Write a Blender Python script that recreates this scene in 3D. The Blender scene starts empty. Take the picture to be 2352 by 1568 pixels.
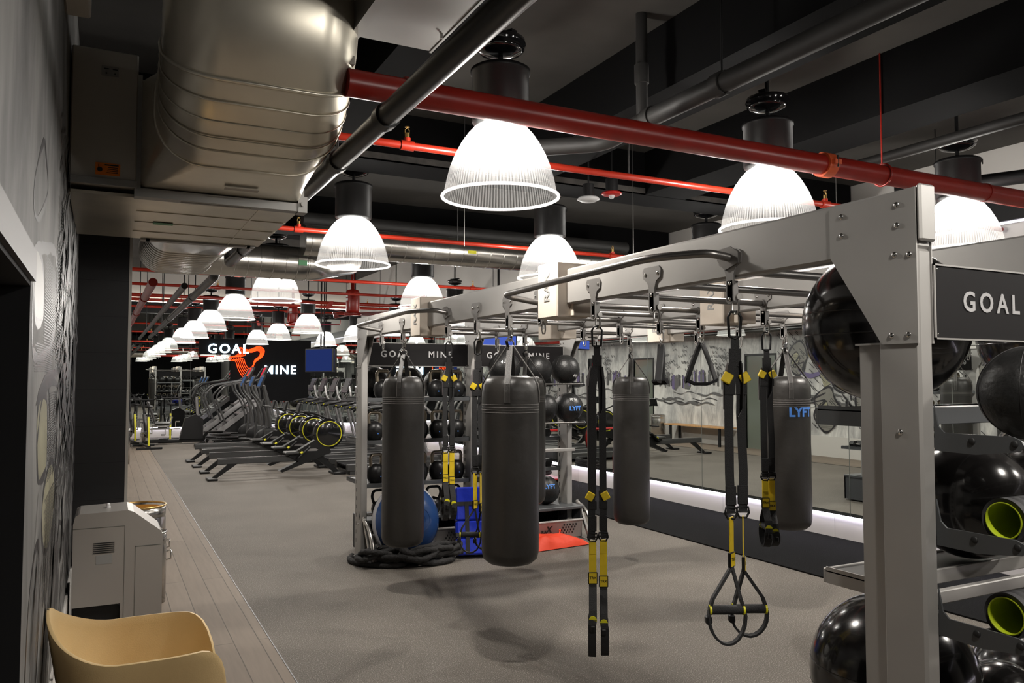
import bpy, math, random
from mathutils import Vector, Matrix
from math import sin, cos, pi, radians as R

sc = bpy.context.scene
COL = sc.collection

# ---------------------------------------------------------------- camera, world, exposure
CAM_H = 1.6
cam_d = bpy.data.cameras.new('camera')
cam_d.sensor_width = 36.0
cam_d.lens = 36.0 * 1820.0 / 2352.0
cam_d.clip_start = 0.02
cam_d.clip_end = 200
cam = bpy.data.objects.new('camera', cam_d)
COL.objects.link(cam)
cam.location = (0, 0, CAM_H)
cam.rotation_euler = (R(90 + 2.674), 0, R(-27.141))
sc.camera = cam

world = bpy.data.worlds.new('world')
sc.world = world
world.use_nodes = True
world.node_tree.nodes['Background'].inputs[0].default_value = (0.9, 0.95, 1.0, 1)
world.node_tree.nodes['Background'].inputs[1].default_value = 0.015

sc.view_settings.view_transform = 'Standard'
sc.view_settings.look = 'None'
sc.view_settings.gamma = 1.0
sc.view_settings.exposure = 0.0
sc.view_settings.use_curve_mapping = False
sc.cycles.use_denoising = True
sc.cycles.max_bounces = 8
sc.cycles.diffuse_bounces = 3
sc.cycles.glossy_bounces = 4
sc.cycles.transmission_bounces = 4
sc.cycles.transparent_max_bounces = 16
sc.cycles.caustics_reflective = False
sc.cycles.caustics_refractive = False
sc.cycles.sample_clamp_indirect = 3.0
sc.cycles.use_adaptive_sampling = True
sc.cycles.adaptive_threshold = 0.02

LAMP_W = 68.0        # light given off by one pendant bulb

# ---------------------------------------------------------------- mesh builder
class MB:
    def __init__(s):
        s.v = []; s.f = []; s.m = []; s.s = []; s.M = Matrix.Identity(4)
    def _add(s, vs, fs, mi=0, sm=False):
        o = len(s.v)
        for p in vs:
            q = s.M @ Vector(p)
            s.v.append((q.x, q.y, q.z))
        for f in fs:
            s.f.append([o + i for i in f]); s.m.append(mi); s.s.append(sm)
        return s
    def at(s, loc=(0, 0, 0), rot=(0, 0, 0)):
        from mathutils import Euler
        s.M = Matrix.Translation(loc) @ Euler(rot).to_matrix().to_4x4()
        return s
    def box(s, x0, x1, y0, y1, z0, z1, mi=0):
        v = [(x0, y0, z0), (x1, y0, z0), (x1, y1, z0), (x0, y1, z0), (x0, y0, z1), (x1, y0, z1), (x1, y1, z1), (x0, y1, z1)]
        return s._add(v, [(0, 3, 2, 1), (4, 5, 6, 7), (0, 1, 5, 4), (1, 2, 6, 5), (2, 3, 7, 6), (3, 0, 4, 7)], mi)
    def rbox(s, x0, x1, y0, y1, z0, z1, b=0.004, mi=0):
        # box with chamfered edges
        pts = []
        xs, ys, zs = (x0, x1), (y0, y1), (z0, z1)
        idx = {}
        for i in (0, 1):
            for j in (0, 1):
                for k in (0, 1):
                    sx, sy, sz = (1 - 2 * i), (1 - 2 * j), (1 - 2 * k)
                    X, Y, Z = xs[i], ys[j], zs[k]
                    idx[(i, j, k, 0)] = len(pts); pts.append((X, Y + sy * b, Z + sz * b))
                    idx[(i, j, k, 1)] = len(pts); pts.append((X + sx * b, Y, Z + sz * b))
                    idx[(i, j, k, 2)] = len(pts); pts.append((X + sx * b, Y + sy * b, Z))
        F = []
        def q(*c):
            F.append([idx[k] for k in c])
        for a in range(3):
            for e in (0, 1):
                o = [(0, 0), (1, 0), (1, 1), (0, 1)]
                if e == 0: o = o[::-1]
                if a == 1: o = o[::-1]
                c = []
                for (u, w) in o:
                    t = [u, w]; t.insert(a, e)
                    c.append(tuple(t) + (a,))
                q(*c)
        # edges
        for a in range(3):
            b1, b2 = [i for i in range(3) if i != a]
            for e1 in (0, 1):
                for e2 in (0, 1):
                    def key(ea, ax):
                        t = [0, 0, 0]; t[a] = ea; t[b1] = e1; t[b2] = e2
                        return tuple(t) + (ax,)
                    c = [key(0, b1), key(1, b1), key(1, b2), key(0, b2)]
                    flip = (e1 ^ e2) ^ (a == 1)
                    q(*(c if flip else c[::-1]))
        for i in (0, 1):
            for j in (0, 1):
                for k in (0, 1):
                    c = [(i, j, k, 0), (i, j, k, 1), (i, j, k, 2)]
                    q(*(c[::-1] if (i + j + k) % 2 == 0 else c))
        return s._add(pts, F, mi)
    def cyl(s, p, q, r, r2=None, n=16, cap=True, mi=0, sm=True):
        p, q = Vector(p), Vector(q)
        r2 = r if r2 is None else r2
        d = (q - p).normalized()
        a = d.orthogonal().normalized(); b = d.cross(a)
        vs = []
        for (c, rr) in ((p, r), (q, r2)):
            for i in range(n):
                t = 2 * pi * i / n
                vs.append(c + a * (rr * cos(t)) + b * (rr * sin(t)))
        s._add(vs, [(i, (i + 1) % n, n + (i + 1) % n, n + i) for i in range(n)], mi, sm)
        if cap:
            s._add(vs[:n], [tuple(range(n))[::-1]], mi)
            s._add(vs[n:], [tuple(range(n))], mi)
        return s
    def tube(s, pts, r, n=8, closed=False, cap=True, mi=0, sm=True, rs=None, flat=None):
        P = [Vector(p) for p in pts]
        N = len(P); rings = []
        T = []
        for i in range(N):
            if closed: t = P[(i + 1) % N] - P[i - 1]
            else: t = P[min(i + 1, N - 1)] - P[max(i - 1, 0)]
            T.append(t.normalized())
        a = T[0].orthogonal().normalized()
        if flat is not None:
            a = Vector(flat[0]); a = (a - T[0] * a.dot(T[0])).normalized()
        vs = []
        for i in range(N):
            a = (a - T[i] * a.dot(T[i]))
            a = a.normalized() if a.length > 1e-6 else T[i].orthogonal().normalized()
            b = T[i].cross(a)
            rr = rs[i] if rs else r
            ra, rb = (rr, rr) if flat is None else (flat[1], flat[2])
            for k in range(n):
                t = 2 * pi * (k + (0.5 if flat else 0)) / n
                ca, sa = cos(t), sin(t)
                if flat is not None and n == 4:
                    ca = 1 if ca > 0 else -1; sa = 1 if sa > 0 else -1
                vs.append(P[i] + a * (ra * ca) + b * (rb * sa))
        fs = []
        for i in range(N if closed else N - 1):
            j = (i + 1) % N
            for k in range(n):
                l = (k + 1) % n
                fs.append((i * n + k, i * n + l, j * n + l, j * n + k))
        s._add(vs, fs, mi, sm and not (flat and n == 4))
        if cap and not closed:
            s._add(vs[:n], [tuple(range(n))[::-1]], mi)
            s._add(vs[-n:], [tuple(range(n))], mi)
        return s
    def strap(s, pts, wdir, w, t=0.0025, mi=0, closed=False):
        return s.tube(pts, 0, 4, closed=closed, mi=mi, flat=(wdir, w / 2, t / 2))
    def lathe(s, prof, c=(0, 0, 0), n=32, mi=0, sm=True, caps=False):
        c = Vector(c); vs = []
        for (r, z) in prof:
            for i in range(n):
                t = 2 * pi * i / n
                vs.append(c + Vector((r * cos(t), r * sin(t), z)))
        fs = []
        for j in range(len(prof) - 1):
            for i in range(n):
                k = (i + 1) % n
                fs.append((j * n + i, j * n + k, (j + 1) * n + k, (j + 1) * n + i))
        s._add(vs, fs, mi, sm)
        if caps:
            s._add(vs[:n], [tuple(range(n))[::-1]], mi)
            s._add(vs[-n:], [tuple(range(n))], mi)
        return s
    def sphere(s, c, r, n=24, m=12, mi=0, scale=(1, 1, 1)):
        c = Vector(c); vs = [c + Vector((0, 0, -r * scale[2]))]
        for j in range(1, m):
            ph = -pi / 2 + pi * j / m
            for i in range(n):
                t = 2 * pi * i / n
                vs.append(c + Vector((r * cos(ph) * cos(t) * scale[0], r * cos(ph) * sin(t) * scale[1], r * sin(ph) * scale[2])))
        vs.append(c + Vector((0, 0, r * scale[2])))
        fs = [(0, 1 + (i + 1) % n, 1 + i) for i in range(n)]
        for j in range(m - 2):
            for i in range(n):
                k = (i + 1) % n
                a = 1 + j * n
                fs.append((a + i, a + k, a + n + k, a + n + i))
        a = 1 + (m - 2) * n
        fs += [(a + i, a + (i + 1) % n, len(vs) - 1) for i in range(n)]
        return s._add(vs, fs, mi, True)
    def prism(s, poly, axis, a, b, mi=0, sm=False):
        # poly in the plane across `axis`, pushed from a to b
        def P(u, w, h):
            return {'x': (h, u, w), 'y': (u, h, w), 'z': (u, w, h)}[axis]
        n = len(poly)
        vs = [P(u, w, a) for u, w in poly] + [P(u, w, b) for u, w in poly]
        area = sum(poly[i][0] * poly[(i + 1) % n][1] - poly[(i + 1) % n][0] * poly[i][1] for i in range(n))
        fl = (area > 0) ^ (axis == 'y') ^ (b < a)
        f = [tuple(range(n))[::-1], tuple(range(n, 2 * n))]
        g = [(i, (i + 1) % n, n + (i + 1) % n, n + i) for i in range(n)]
        if not fl:
            f = [x[::-1] for x in f]; g = [x[::-1] for x in g]
        s._add(vs, f, mi); s._add(vs, g, mi, sm)
        return s
    def mesh(s, name, mats):
        me = bpy.data.meshes.new(name)
        me.from_pydata(s.v, [], s.f)
        for m in mats: me.materials.append(m)
        me.polygons.foreach_set('material_index', s.m)
        me.polygons.foreach_set('use_smooth', s.s)
        me.update()
        return me

def obj(name, mb, mats, parent=None, loc=(0, 0, 0), rot=(0, 0, 0), label=None):
    if not isinstance(mats, (list, tuple)): mats = [mats]
    me = mb.mesh(name, mats) if isinstance(mb, MB) else mb
    o = bpy.data.objects.new(name, me)
    COL.objects.link(o)
    o.location = loc; o.rotation_euler = rot
    if parent is not None: o.parent = parent
    if label: o['label'] = label
    return o

def tag(o, label, cat, group=None, kind=None):
    o['label'] = label; o['category'] = cat
    if group: o['group'] = group
    if kind: o['kind'] = kind
    return o

def thing(name, label, cat, loc=(0, 0, 0), rz=0.0, group=None):
    o = bpy.data.objects.new(name, None)
    o.empty_display_size = 0.1
    COL.objects.link(o)
    o.location = loc; o.rotation_euler = (0, 0, rz)
    return tag(o, label, cat, group)

def struct(name, mb, mats, label=None, parent=None):
    o = obj(name, mb, mats, parent)
    o['kind'] = 'structure'
    if label: o['label'] = label
    return o

def dup(root, loc, rz=0.0, label=None, group=None):
    r = root.copy(); COL.objects.link(r)
    r.location = loc; r.rotation_euler = (0, 0, rz)
    if label: r['label'] = label
    if group: r['group'] = group
    for ch in list(root.children):
        c = ch.copy(); COL.objects.link(c); c.parent = r
        for g in list(ch.children):
            d = g.copy(); COL.objects.link(d); d.parent = c
    return r

_textcache = {}
def text_geo(txt, size, extrude=0.001, bold=0.0, spacing=1.0):
    k = (txt, size, extrude, bold, spacing)
    if k not in _textcache:
        cu = bpy.data.curves.new('txt', 'FONT')
        cu.body = txt; cu.size = size; cu.extrude = extrude; cu.offset = bold
        cu.space_character = spacing; cu.align_x = 'CENTER'; cu.align_y = 'CENTER'
        cu.resolution_u = 3
        o = bpy.data.objects.new('txt', cu)
        me = bpy.data.meshes.new_from_object(o)
        _textcache[k] = ([tuple(v.co) for v in me.vertices], [tuple(p.vertices) for p in me.polygons])
        bpy.data.objects.remove(o); bpy.data.curves.remove(cu); bpy.data.meshes.remove(me)
    return _textcache[k]

def text_mb(mb, txt, size, fn, extrude=0.001, bold=0.0, spacing=1.0, mi=0):
    vs, fs = text_geo(txt, size, extrude, bold, spacing)
    mb._add([fn(*v) for v in vs], fs, mi)
    return mb

def arc(c, r, a0, a1, n, plane='xz', other=0.0):
    out = []
    for i in range(n + 1):
        t = R(a0 + (a1 - a0) * i / n)
        u, w = c[0] + r * cos(t), c[1] + r * sin(t)
        out.append({'xz': (u, other, w), 'xy': (u, w, other), 'yz': (other, u, w)}[plane])
    return out

def fillet(pts, r, n=5):
    # round the corners of an open polyline
    P = [Vector(p) for p in pts]; out = [P[0]]
    for i in range(1, len(P) - 1):
        a, b, c = P[i - 1], P[i], P[i + 1]
        d1, d2 = (a - b), (c - b)
        k = min(r, d1.length * .48, d2.length * .48)
        s0, s1 = b + d1.normalized() * k, b + d2.normalized() * k
        for j in range(n + 1):
            t = j / n
            out.append(s0 * (1 - t) ** 2 + b * 2 * t * (1 - t) + s1 * t * t)
    out.append(P[-1])
    return out

# ---------------------------------------------------------------- materials
def srgb(h):
    if isinstance(h, str):
        h = [int(h[i:i + 2], 16) / 255 for i in (0, 2, 4)]
    return tuple((c / 12.92 if c <= .04045 else ((c + .055) / 1.055) ** 2.4) for c in h) + (1,)

def mat(name, col, rough=.5, metal=0., spec=.5, noise=None, bump=None, coat=0., trans=0., emit=None, estr=0., alpha=1.0, aniso=0.):
    m = bpy.data.materials.new(name); m.use_nodes = True
    nt = m.node_tree; b = nt.nodes['Principled BSDF']
    c = srgb(col) if isinstance(col, str) else tuple(col) + ((1,) if len(col) == 3 else ())
    b.inputs['Base Color'].default_value = c
    b.inputs['Roughness'].default_value = rough
    b.inputs['Metallic'].default_value = metal
    b.inputs['Specular IOR Level'].default_value = spec
    b.inputs['Coat Weight'].default_value = coat
    b.inputs['Transmission Weight'].default_value = trans
    b.inputs['Alpha'].default_value = alpha
    if emit:
        b.inputs['Emission Color'].default_value = srgb(emit)
        b.inputs['Emission Strength'].default_value = estr
    tc = nt.nodes.new('ShaderNodeTexCoord')
    if noise:
        scale, amt, stretch = noise
        mp = nt.nodes.new('ShaderNodeMapping'); mp.inputs['Scale'].default_value = stretch
        nz = nt.nodes.new('ShaderNodeTexNoise'); nz.inputs['Scale'].default_value = scale; nz.inputs['Detail'].default_value = 4
        nt.links.new(tc.outputs['Object'], mp.inputs[0]); nt.links.new(mp.outputs[0], nz.inputs['Vector'])
        rp = nt.nodes.new('ShaderNodeMapRange')
        rp.inputs['From Min'].default_value = .3; rp.inputs['From Max'].default_value = .7
        rp.inputs['To Min'].default_value = 1 - amt; rp.inputs['To Max'].default_value = 1 + amt
        nt.links.new(nz.outputs['Fac'], rp.inputs['Value'])
        mx = nt.nodes.new('ShaderNodeVectorMath'); mx.operation = 'MULTIPLY'
        mx.inputs[0].default_value = c[:3]
        nt.links.new(rp.outputs[0], mx.inputs[1]); nt.links.new(mx.outputs[0], b.inputs['Base Color'])
        rr = nt.nodes.new('ShaderNodeMapRange')
        rr.inputs['From Min'].default_value = .3; rr.inputs['From Max'].default_value = .7
        rr.inputs['To Min'].default_value = rough * (1 - amt * .5); rr.inputs['To Max'].default_value = min(1, rough * (1 + amt * .5))
        nt.links.new(nz.outputs['Fac'], rr.inputs['Value']); nt.links.new(rr.outputs[0], b.inputs['Roughness'])
    if bump:
        bs, bst = bump
        n2 = nt.nodes.new('ShaderNodeTexNoise'); n2.inputs['Scale'].default_value = bs; n2.inputs['Detail'].default_value = 3
        bp = nt.nodes.new('ShaderNodeBump'); bp.inputs['Strength'].default_value = bst; bp.inputs['Distance'].default_value = .01
        nt.links.new(tc.outputs['Object'], n2.inputs['Vector'])
        nt.links.new(n2.outputs['Fac'], bp.inputs['Height']); nt.links.new(bp.outputs[0], b.inputs['Normal'])
    return m

def emis(name, col, s):
    m = bpy.data.materials.new(name); m.use_nodes = True
    nt = m.node_tree; nt.nodes.clear()
    e = nt.nodes.new('ShaderNodeEmission'); o = nt.nodes.new('ShaderNodeOutputMaterial')
    e.inputs[0].default_value = srgb(col); e.inputs[1].default_value = s
    nt.links.new(e.outputs[0], o.inputs[0])
    return m

def N(nt, t, **kw):
    n = nt.nodes.new(t)
    for k, v in kw.items():
        if k in n.inputs: n.inputs[k].default_value = v
        else: setattr(n, k, v)
    return n

M = {}
M['steel'] = mat('powder_coat_grey', (.39, .378, .362), .42, .35, noise=(3, .05, (1, 1, 1)))
M['steel2'] = mat('powder_coat_slate', (.10, .105, .11), .45, .4)
M['bracket'] = mat('bracket_grey', (.26, .25, .24), .4, .6)
M['bar'] = mat('satin_bar', (.24, .23, .22), .33, .85)
M['chrome'] = mat('chrome', (.75, .74, .72), .12, 1.0)
M['zinc'] = mat('zinc', (.62, .6, .57), .28, 1.0)
M['blk'] = mat('black_plastic', (.008, .008, .0085), .45, spec=.3)
M['blkgloss'] = mat('black_gloss', (.010, .010, .011), .12, spec=.5, coat=.4)
M['blkmatte'] = mat('black_matte', (.010, .010, .011), .9, spec=.1)
M['sign'] = mat('sign_black', (.012, .011, .0115), .6, spec=.12)
M['signtxt'] = mat('sign_letters', (.42, .415, .42), .5)
M['leather'] = mat('bag_leatherette', (.022, .020, .018), .42, noise=(5, .12, (1, 1, .6)), bump=(18, .25))
M['leatherstrap'] = mat('bag_webbing', (.030, .028, .026), .5, bump=(160, .2))
M['stitch'] = mat('stitching', (.20, .19, .18), .6)
M['webbing'] = mat('black_webbing', (.012, .012, .013), .7, bump=(300, .3))
M['greyweb'] = mat('grey_webbing', (.13, .12, .12), .7)
M['yellow'] = mat('yellow_webbing', (.80, .58, .02), .5, noise=(20, .08, (1, 1, 1)))
M['foam'] = mat('handle_foam', (.013, .013, .014), .8, bump=(200, .3))
M['ballblk'] = mat('stability_ball_vinyl', (.012, .011, .011), .16, coat=.3)
M['medball'] = mat('medicine_ball_leather', (.009, .009, .009), .42, bump=(60, .25))
M['kb'] = mat('kettlebell_paint', (.009, .009, .0095), .35)
M['kbh'] = mat('kettlebell_steel', (.30, .26, .20), .35, .9)
M['lyft'] = mat('blue_print', (.10, .30, .85), .4, emit=None)
M['white'] = mat('white_print', (.8, .8, .8), .5)
M['blue'] = mat('blue_vinyl', (.012, .035, .52), .32, noise=(9, .10, (1, 1, 1)), bump=(12, .5))
M['bosu'] = mat('blue_rubber_dome', (.022, .065, .20), .25, noise=(4, .1, (1, 1, 1)))
M['bosurim'] = mat('grey_platform', (.45, .45, .47), .45)
M['rope'] = mat('nylon_rope_sleeve', (.014, .013, .013), .8, bump=(40, 1.0))
M['orange'] = mat('orange_red_cloth', (.78, .06, .02), .6, bump=(9, .8))
M['redpaint'] = mat('red_pipe_paint', (.26, .014, .008), .33, noise=(6, .14, (1, 1, 1)))
M['redbright'] = mat('red_sprinkler_paint', (.42, .028, .012), .32)
M['redpl'] = mat('red_plastic', (.55, .02, .015), .35)
M['blkpipe'] = mat('black_iron_pipe', (.012, .011, .010), .38, noise=(5, .2, (1, 1, 1)))
M['drain'] = mat('painted_drain_pipe', (.018, .017, .016), .6, noise=(5, .2, (1, 1, 1)))
M['brass'] = mat('brass', (.65, .42, .15), .3, 1.0)
M['galv'] = mat('galvanised_sheet', (.72, .67, .56), .31, .78, noise=(2.4, .16, (1, 1, 1)), bump=(2.2, .12))
M['galvdull'] = mat('galvanised_dull', (.34, .335, .32), .5, .8, noise=(2.0, .12, (1, 1, 1)))
M['galvdark'] = mat('grey_box_paint', (.50, .475, .43), .5, .3, noise=(2, .06, (1, 1, 1)))
M['spiral'] = mat('spiral_duct_sheet', (.62, .60, .56), .24, 1.0, noise=(5, .15, (1, 1, 1)))
M['tape'] = mat('paper_tape', (.46, .42, .36), .7)
M['green'] = mat('green_tape', (.10, .30, .14), .6)
M['orangelab'] = mat('orange_label', (.85, .22, .01), .5)
M['labgrey'] = mat('grey_label', (.30, .30, .29), .5)
M['ink'] = mat('ink', (.01, .01, .01), .6)
M['foampad'] = mat('beige_box_board', (.62, .55, .47), .8, noise=(7, .05, (1, 1, 1)))
M['chair'] = mat('ochre_shell', (.66, .48, .235), .5, noise=(9, .04, (1, 1, 1)), bump=(220, .08))
M['silver'] = mat('silver_plastic', (.42, .40, .375), .38, .4)
M['inox'] = mat('brushed_steel', (.55, .53, .50), .22, 1.0)
M['rubblack'] = mat('cast_rubber', (.015, .015, .016), .6)
M['wood'] = mat('pine_board', (.55, .30, .12), .45, noise=(4, .15, (1, 8, 1)))
M['vinylgrey'] = mat('machine_grey', (.05, .05, .05), .35)
M['alu'] = mat('machine_aluminium', (.42, .41, .41), .3, .8)
M['mred'] = mat('sled_red', (.50, .012, .012), .3, coat=.3)
M['machyel'] = mat('yellow_trim', (.75, .70, .02), .4)
M['lime'] = mat('lime_foam_core', (.42, .52, .01), .6)
M['roller'] = mat('ribbed_black_foam', (.03, .03, .032), .7)
M['plasterbeam'] = mat('flaking_plaster', (.09, .083, .076), .9, noise=(9, .5, (1, 1, 1)))
M['ceil'] = mat('black_ceiling_paint', (.080, .076, .070), .9, spec=.05, noise=(1.5, .2, (1, 1, 1)))
M['beam'] = mat('black_beam_paint', (.007, .007, .0072), .9, spec=.05)
M['whitewall'] = mat('white_wall_paint', (.60, .58, .55), .7)
M['panel'] = mat('white_gloss_panel', (.66, .63, .61), .35)
M['tileblk'] = mat('black_tile', (.009, .009, .010), .5)
M['doorframe'] = mat('grey_steel_frame', (.10, .097, .097), .45, .3)
M['darkroom'] = mat('dark_opening', (.004, .004, .005), .9)
M['mirror'] = mat('mirror_glass', (.80, .84, .81), .0, 1.0, spec=1)
M['seam'] = mat('mirror_joint', (.10, .11, .10), .4)
M['led'] = emis('led_strip', 'f0ebff', 13)
M['ledwarm'] = emis('led_strip_warm', 'fff0dc', 14)
M['ledside'] = emis('led_strip_side', 'efe9f5', 1.6)
M['bulb'] = emis('lamp_bulb', 'fffdf6', 60)
M['neon'] = emis('neon_orange', 'ff3a12', 4.5)
M['signlit'] = emis('backlit_letters', 'cfeaff', 5)
M['screen'] = emis('screen_blue', '4a62c0', 1.0)
M['screendim'] = emis('screen_dim_blue', '26356e', .8)
M['screen2'] = emis('console_screen', '6f90c8', .35)
M['screenred'] = emis('screen_red', 'ff3a50', .8)
M['doorglass'] = mat('sage_door_glass', (.16, .18, .15), .15)

def floor_mat():
    m = bpy.data.materials.new('speckled_rubber'); m.use_nodes = True
    nt = m.node_tree; b = nt.nodes['Principled BSDF']
    tc = N(nt, 'ShaderNodeTexCoord')
    n1 = N(nt, 'ShaderNodeTexNoise', Scale=150.0, Detail=2.0)
    n2 = N(nt, 'ShaderNodeTexNoise', Scale=1.1, Detail=4.0)
    nt.links.new(tc.outputs['Object'], n1.inputs['Vector']); nt.links.new(tc.outputs['Object'], n2.inputs['Vector'])
    r1 = N(nt, 'ShaderNodeValToRGB')
    e = r1.color_ramp.elements
    e[0].position = .36; e[0].color = (.105, .093, .079, 1)
    e[1].position = .60; e[1].color = (.185, .166, .145, 1)
    x = r1.color_ramp.elements.new(.70); x.color = (.42, .39, .35, 1)
    nt.links.new(n1.outputs['Fac'], r1.inputs[0])
    mr = N(nt, 'ShaderNodeMapRange'); mr.inputs['From Min'].default_value = .3; mr.inputs['From Max'].default_value = .7
    mr.inputs['To Min'].default_value = .86; mr.inputs['To Max'].default_value = 1.1
    nt.links.new(n2.outputs['Fac'], mr.inputs['Value'])
    mx = N(nt, 'ShaderNodeVectorMath', operation='MULTIPLY')
    nt.links.new(r1.outputs[0], mx.inputs[0]); nt.links.new(mr.outputs[0], mx.inputs[1])
    nt.links.new(mx.outputs[0], b.inputs['Base Color'])
    b.inputs['Roughness'].default_value = .7; b.inputs['Specular IOR Level'].default_value = .2
    return m
M['floor'] = floor_mat()

def plank_mat():
    m = bpy.data.materials.new('grey_planks'); m.use_nodes = True
    nt = m.node_tree; b = nt.nodes['Principled BSDF']
    tc = N(nt, 'ShaderNodeTexCoord')
    mp = N(nt, 'ShaderNodeMapping'); mp.inputs['Rotation'].default_value = (0, 0, R(90))
    nt.links.new(tc.outputs['Object'], mp.inputs[0])
    br = N(nt, 'ShaderNodeTexBrick', Scale=1.0)
    br.inputs['Color1'].default_value = (.245, .200, .160, 1); br.inputs['Color2'].default_value = (.205, .166, .132, 1)
    br.inputs['Mortar'].default_value = (.10, .083, .066, 1); br.inputs['Mortar Size'].default_value = .003
    br.inputs['Brick Width'].default_value = 3.4; br.inputs['Row Height'].default_value = .145
    nt.links.new(mp.outputs[0], br.inputs['Vector'])
    mp2 = N(nt, 'ShaderNodeMapping'); mp2.inputs['Scale'].default_value = (14, 1, 1)
    nz = N(nt, 'ShaderNodeTexNoise', Scale=2.5, Detail=5.0)
    nt.links.new(tc.outputs['Object'], mp2.inputs[0]); nt.links.new(mp2.outputs[0], nz.inputs['Vector'])
    mr = N(nt, 'ShaderNodeMapRange'); mr.inputs['To Min'].default_value = .82; mr.inputs['To Max'].default_value = 1.15
    nt.links.new(nz.outputs['Fac'], mr.inputs['Value'])
    mx = N(nt, 'ShaderNodeVectorMath', operation='MULTIPLY')
    nt.links.new(br.outputs['Color'], mx.inputs[0]); nt.links.new(mr.outputs[0], mx.inputs[1])
    nt.links.new(mx.outputs[0], b.inputs['Base Color'])
    b.inputs['Roughness'].default_value = .6; b.inputs['Specular IOR Level'].default_value = .2
    return m
M['planks'] = plank_mat()

def turf_mat():
    m = mat('black_turf', (.006, .006, .006), .95, spec=.1, noise=(260, .6, (1, 1, 1)), bump=(300, 1.0))
    return m
M['turf'] = turf_mat()

def mural_mat():
    m = bpy.data.materials.new('mural_wash'); m.use_nodes = True
    nt = m.node_tree; b = nt.nodes['Principled BSDF']
    tc = N(nt, 'ShaderNodeTexCoord')
    mp = N(nt, 'ShaderNodeMapping'); mp.inputs['Scale'].default_value = (1, 1.6, .75)
    n1 = N(nt, 'ShaderNodeTexNoise', Scale=1.7, Detail=6.0, Roughness=.6, Distortion=.6)
    nt.links.new(tc.outputs['Object'], mp.inputs[0]); nt.links.new(mp.outputs[0], n1.inputs['Vector'])
    r = N(nt, 'ShaderNodeValToRGB'); e = r.color_ramp.elements
    e[0].position = .30; e[0].color = (.20, .195, .19, 1)
    e[1].position = .60; e[1].color = (.52, .51, .49, 1)
    k = e.new(.45); k.color = (.34, .335, .33, 1)
    nt.links.new(n1.outputs['Fac'], r.inputs[0])
    # vertical brush streaks
    mp2 = N(nt, 'ShaderNodeMapping'); mp2.inputs['Scale'].default_value = (1, 9, 1.1)
    n2 = N(nt, 'ShaderNodeTexNoise', Scale=2.0, Detail=6.0, Roughness=.65)
    nt.links.new(tc.outputs['Object'], mp2.inputs[0]); nt.links.new(mp2.outputs[0], n2.inputs['Vector'])
    mr = N(nt, 'ShaderNodeMapRange'); mr.inputs['From Min'].default_value = .3; mr.inputs['From Max'].default_value = .7
    mr.inputs['To Min'].default_value = .86; mr.inputs['To Max'].default_value = 1.08
    nt.links.new(n2.outputs['Fac'], mr.inputs['Value'])
    mx = N(nt, 'ShaderNodeVectorMath', operation='MULTIPLY')
    nt.links.new(r.outputs[0], mx.inputs[0]); nt.links.new(mr.outputs[0], mx.inputs[1])
    # dimmer lamplight on the near wall painted in: wash darkened near, brightened farther along
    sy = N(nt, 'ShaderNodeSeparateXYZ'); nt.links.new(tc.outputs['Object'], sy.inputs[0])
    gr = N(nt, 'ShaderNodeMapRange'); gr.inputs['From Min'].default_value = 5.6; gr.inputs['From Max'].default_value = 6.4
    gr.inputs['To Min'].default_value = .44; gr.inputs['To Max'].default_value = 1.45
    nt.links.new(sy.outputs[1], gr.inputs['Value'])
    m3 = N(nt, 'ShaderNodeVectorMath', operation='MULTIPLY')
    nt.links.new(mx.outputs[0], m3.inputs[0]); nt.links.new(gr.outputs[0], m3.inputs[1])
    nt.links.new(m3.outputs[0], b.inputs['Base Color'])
    b.inputs['Roughness'].default_value = .62; b.inputs['Specular IOR Level'].default_value = .25
    return m
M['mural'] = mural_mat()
M['m_ink'] = mat('mural_black_ink', (.02, .018, .022), .4)
M['m_grey'] = mat('mural_mid_grey', (.12, .117, .117), .4)
M['m_pale'] = mat('mural_pale', (.22, .21, .185), .4, noise=(6, .1, (1, 1, 1)))
M['m_olive'] = mat('mural_olive', (.30, .285, .19), .4, noise=(6, .2, (1, 1, 1)))
M['m_purple'] = mat('mural_purple', (.14, .11, .24), .4)
M['m_hatch'] = mat('mural_hatching', (.045, .043, .045), .4)

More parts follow.
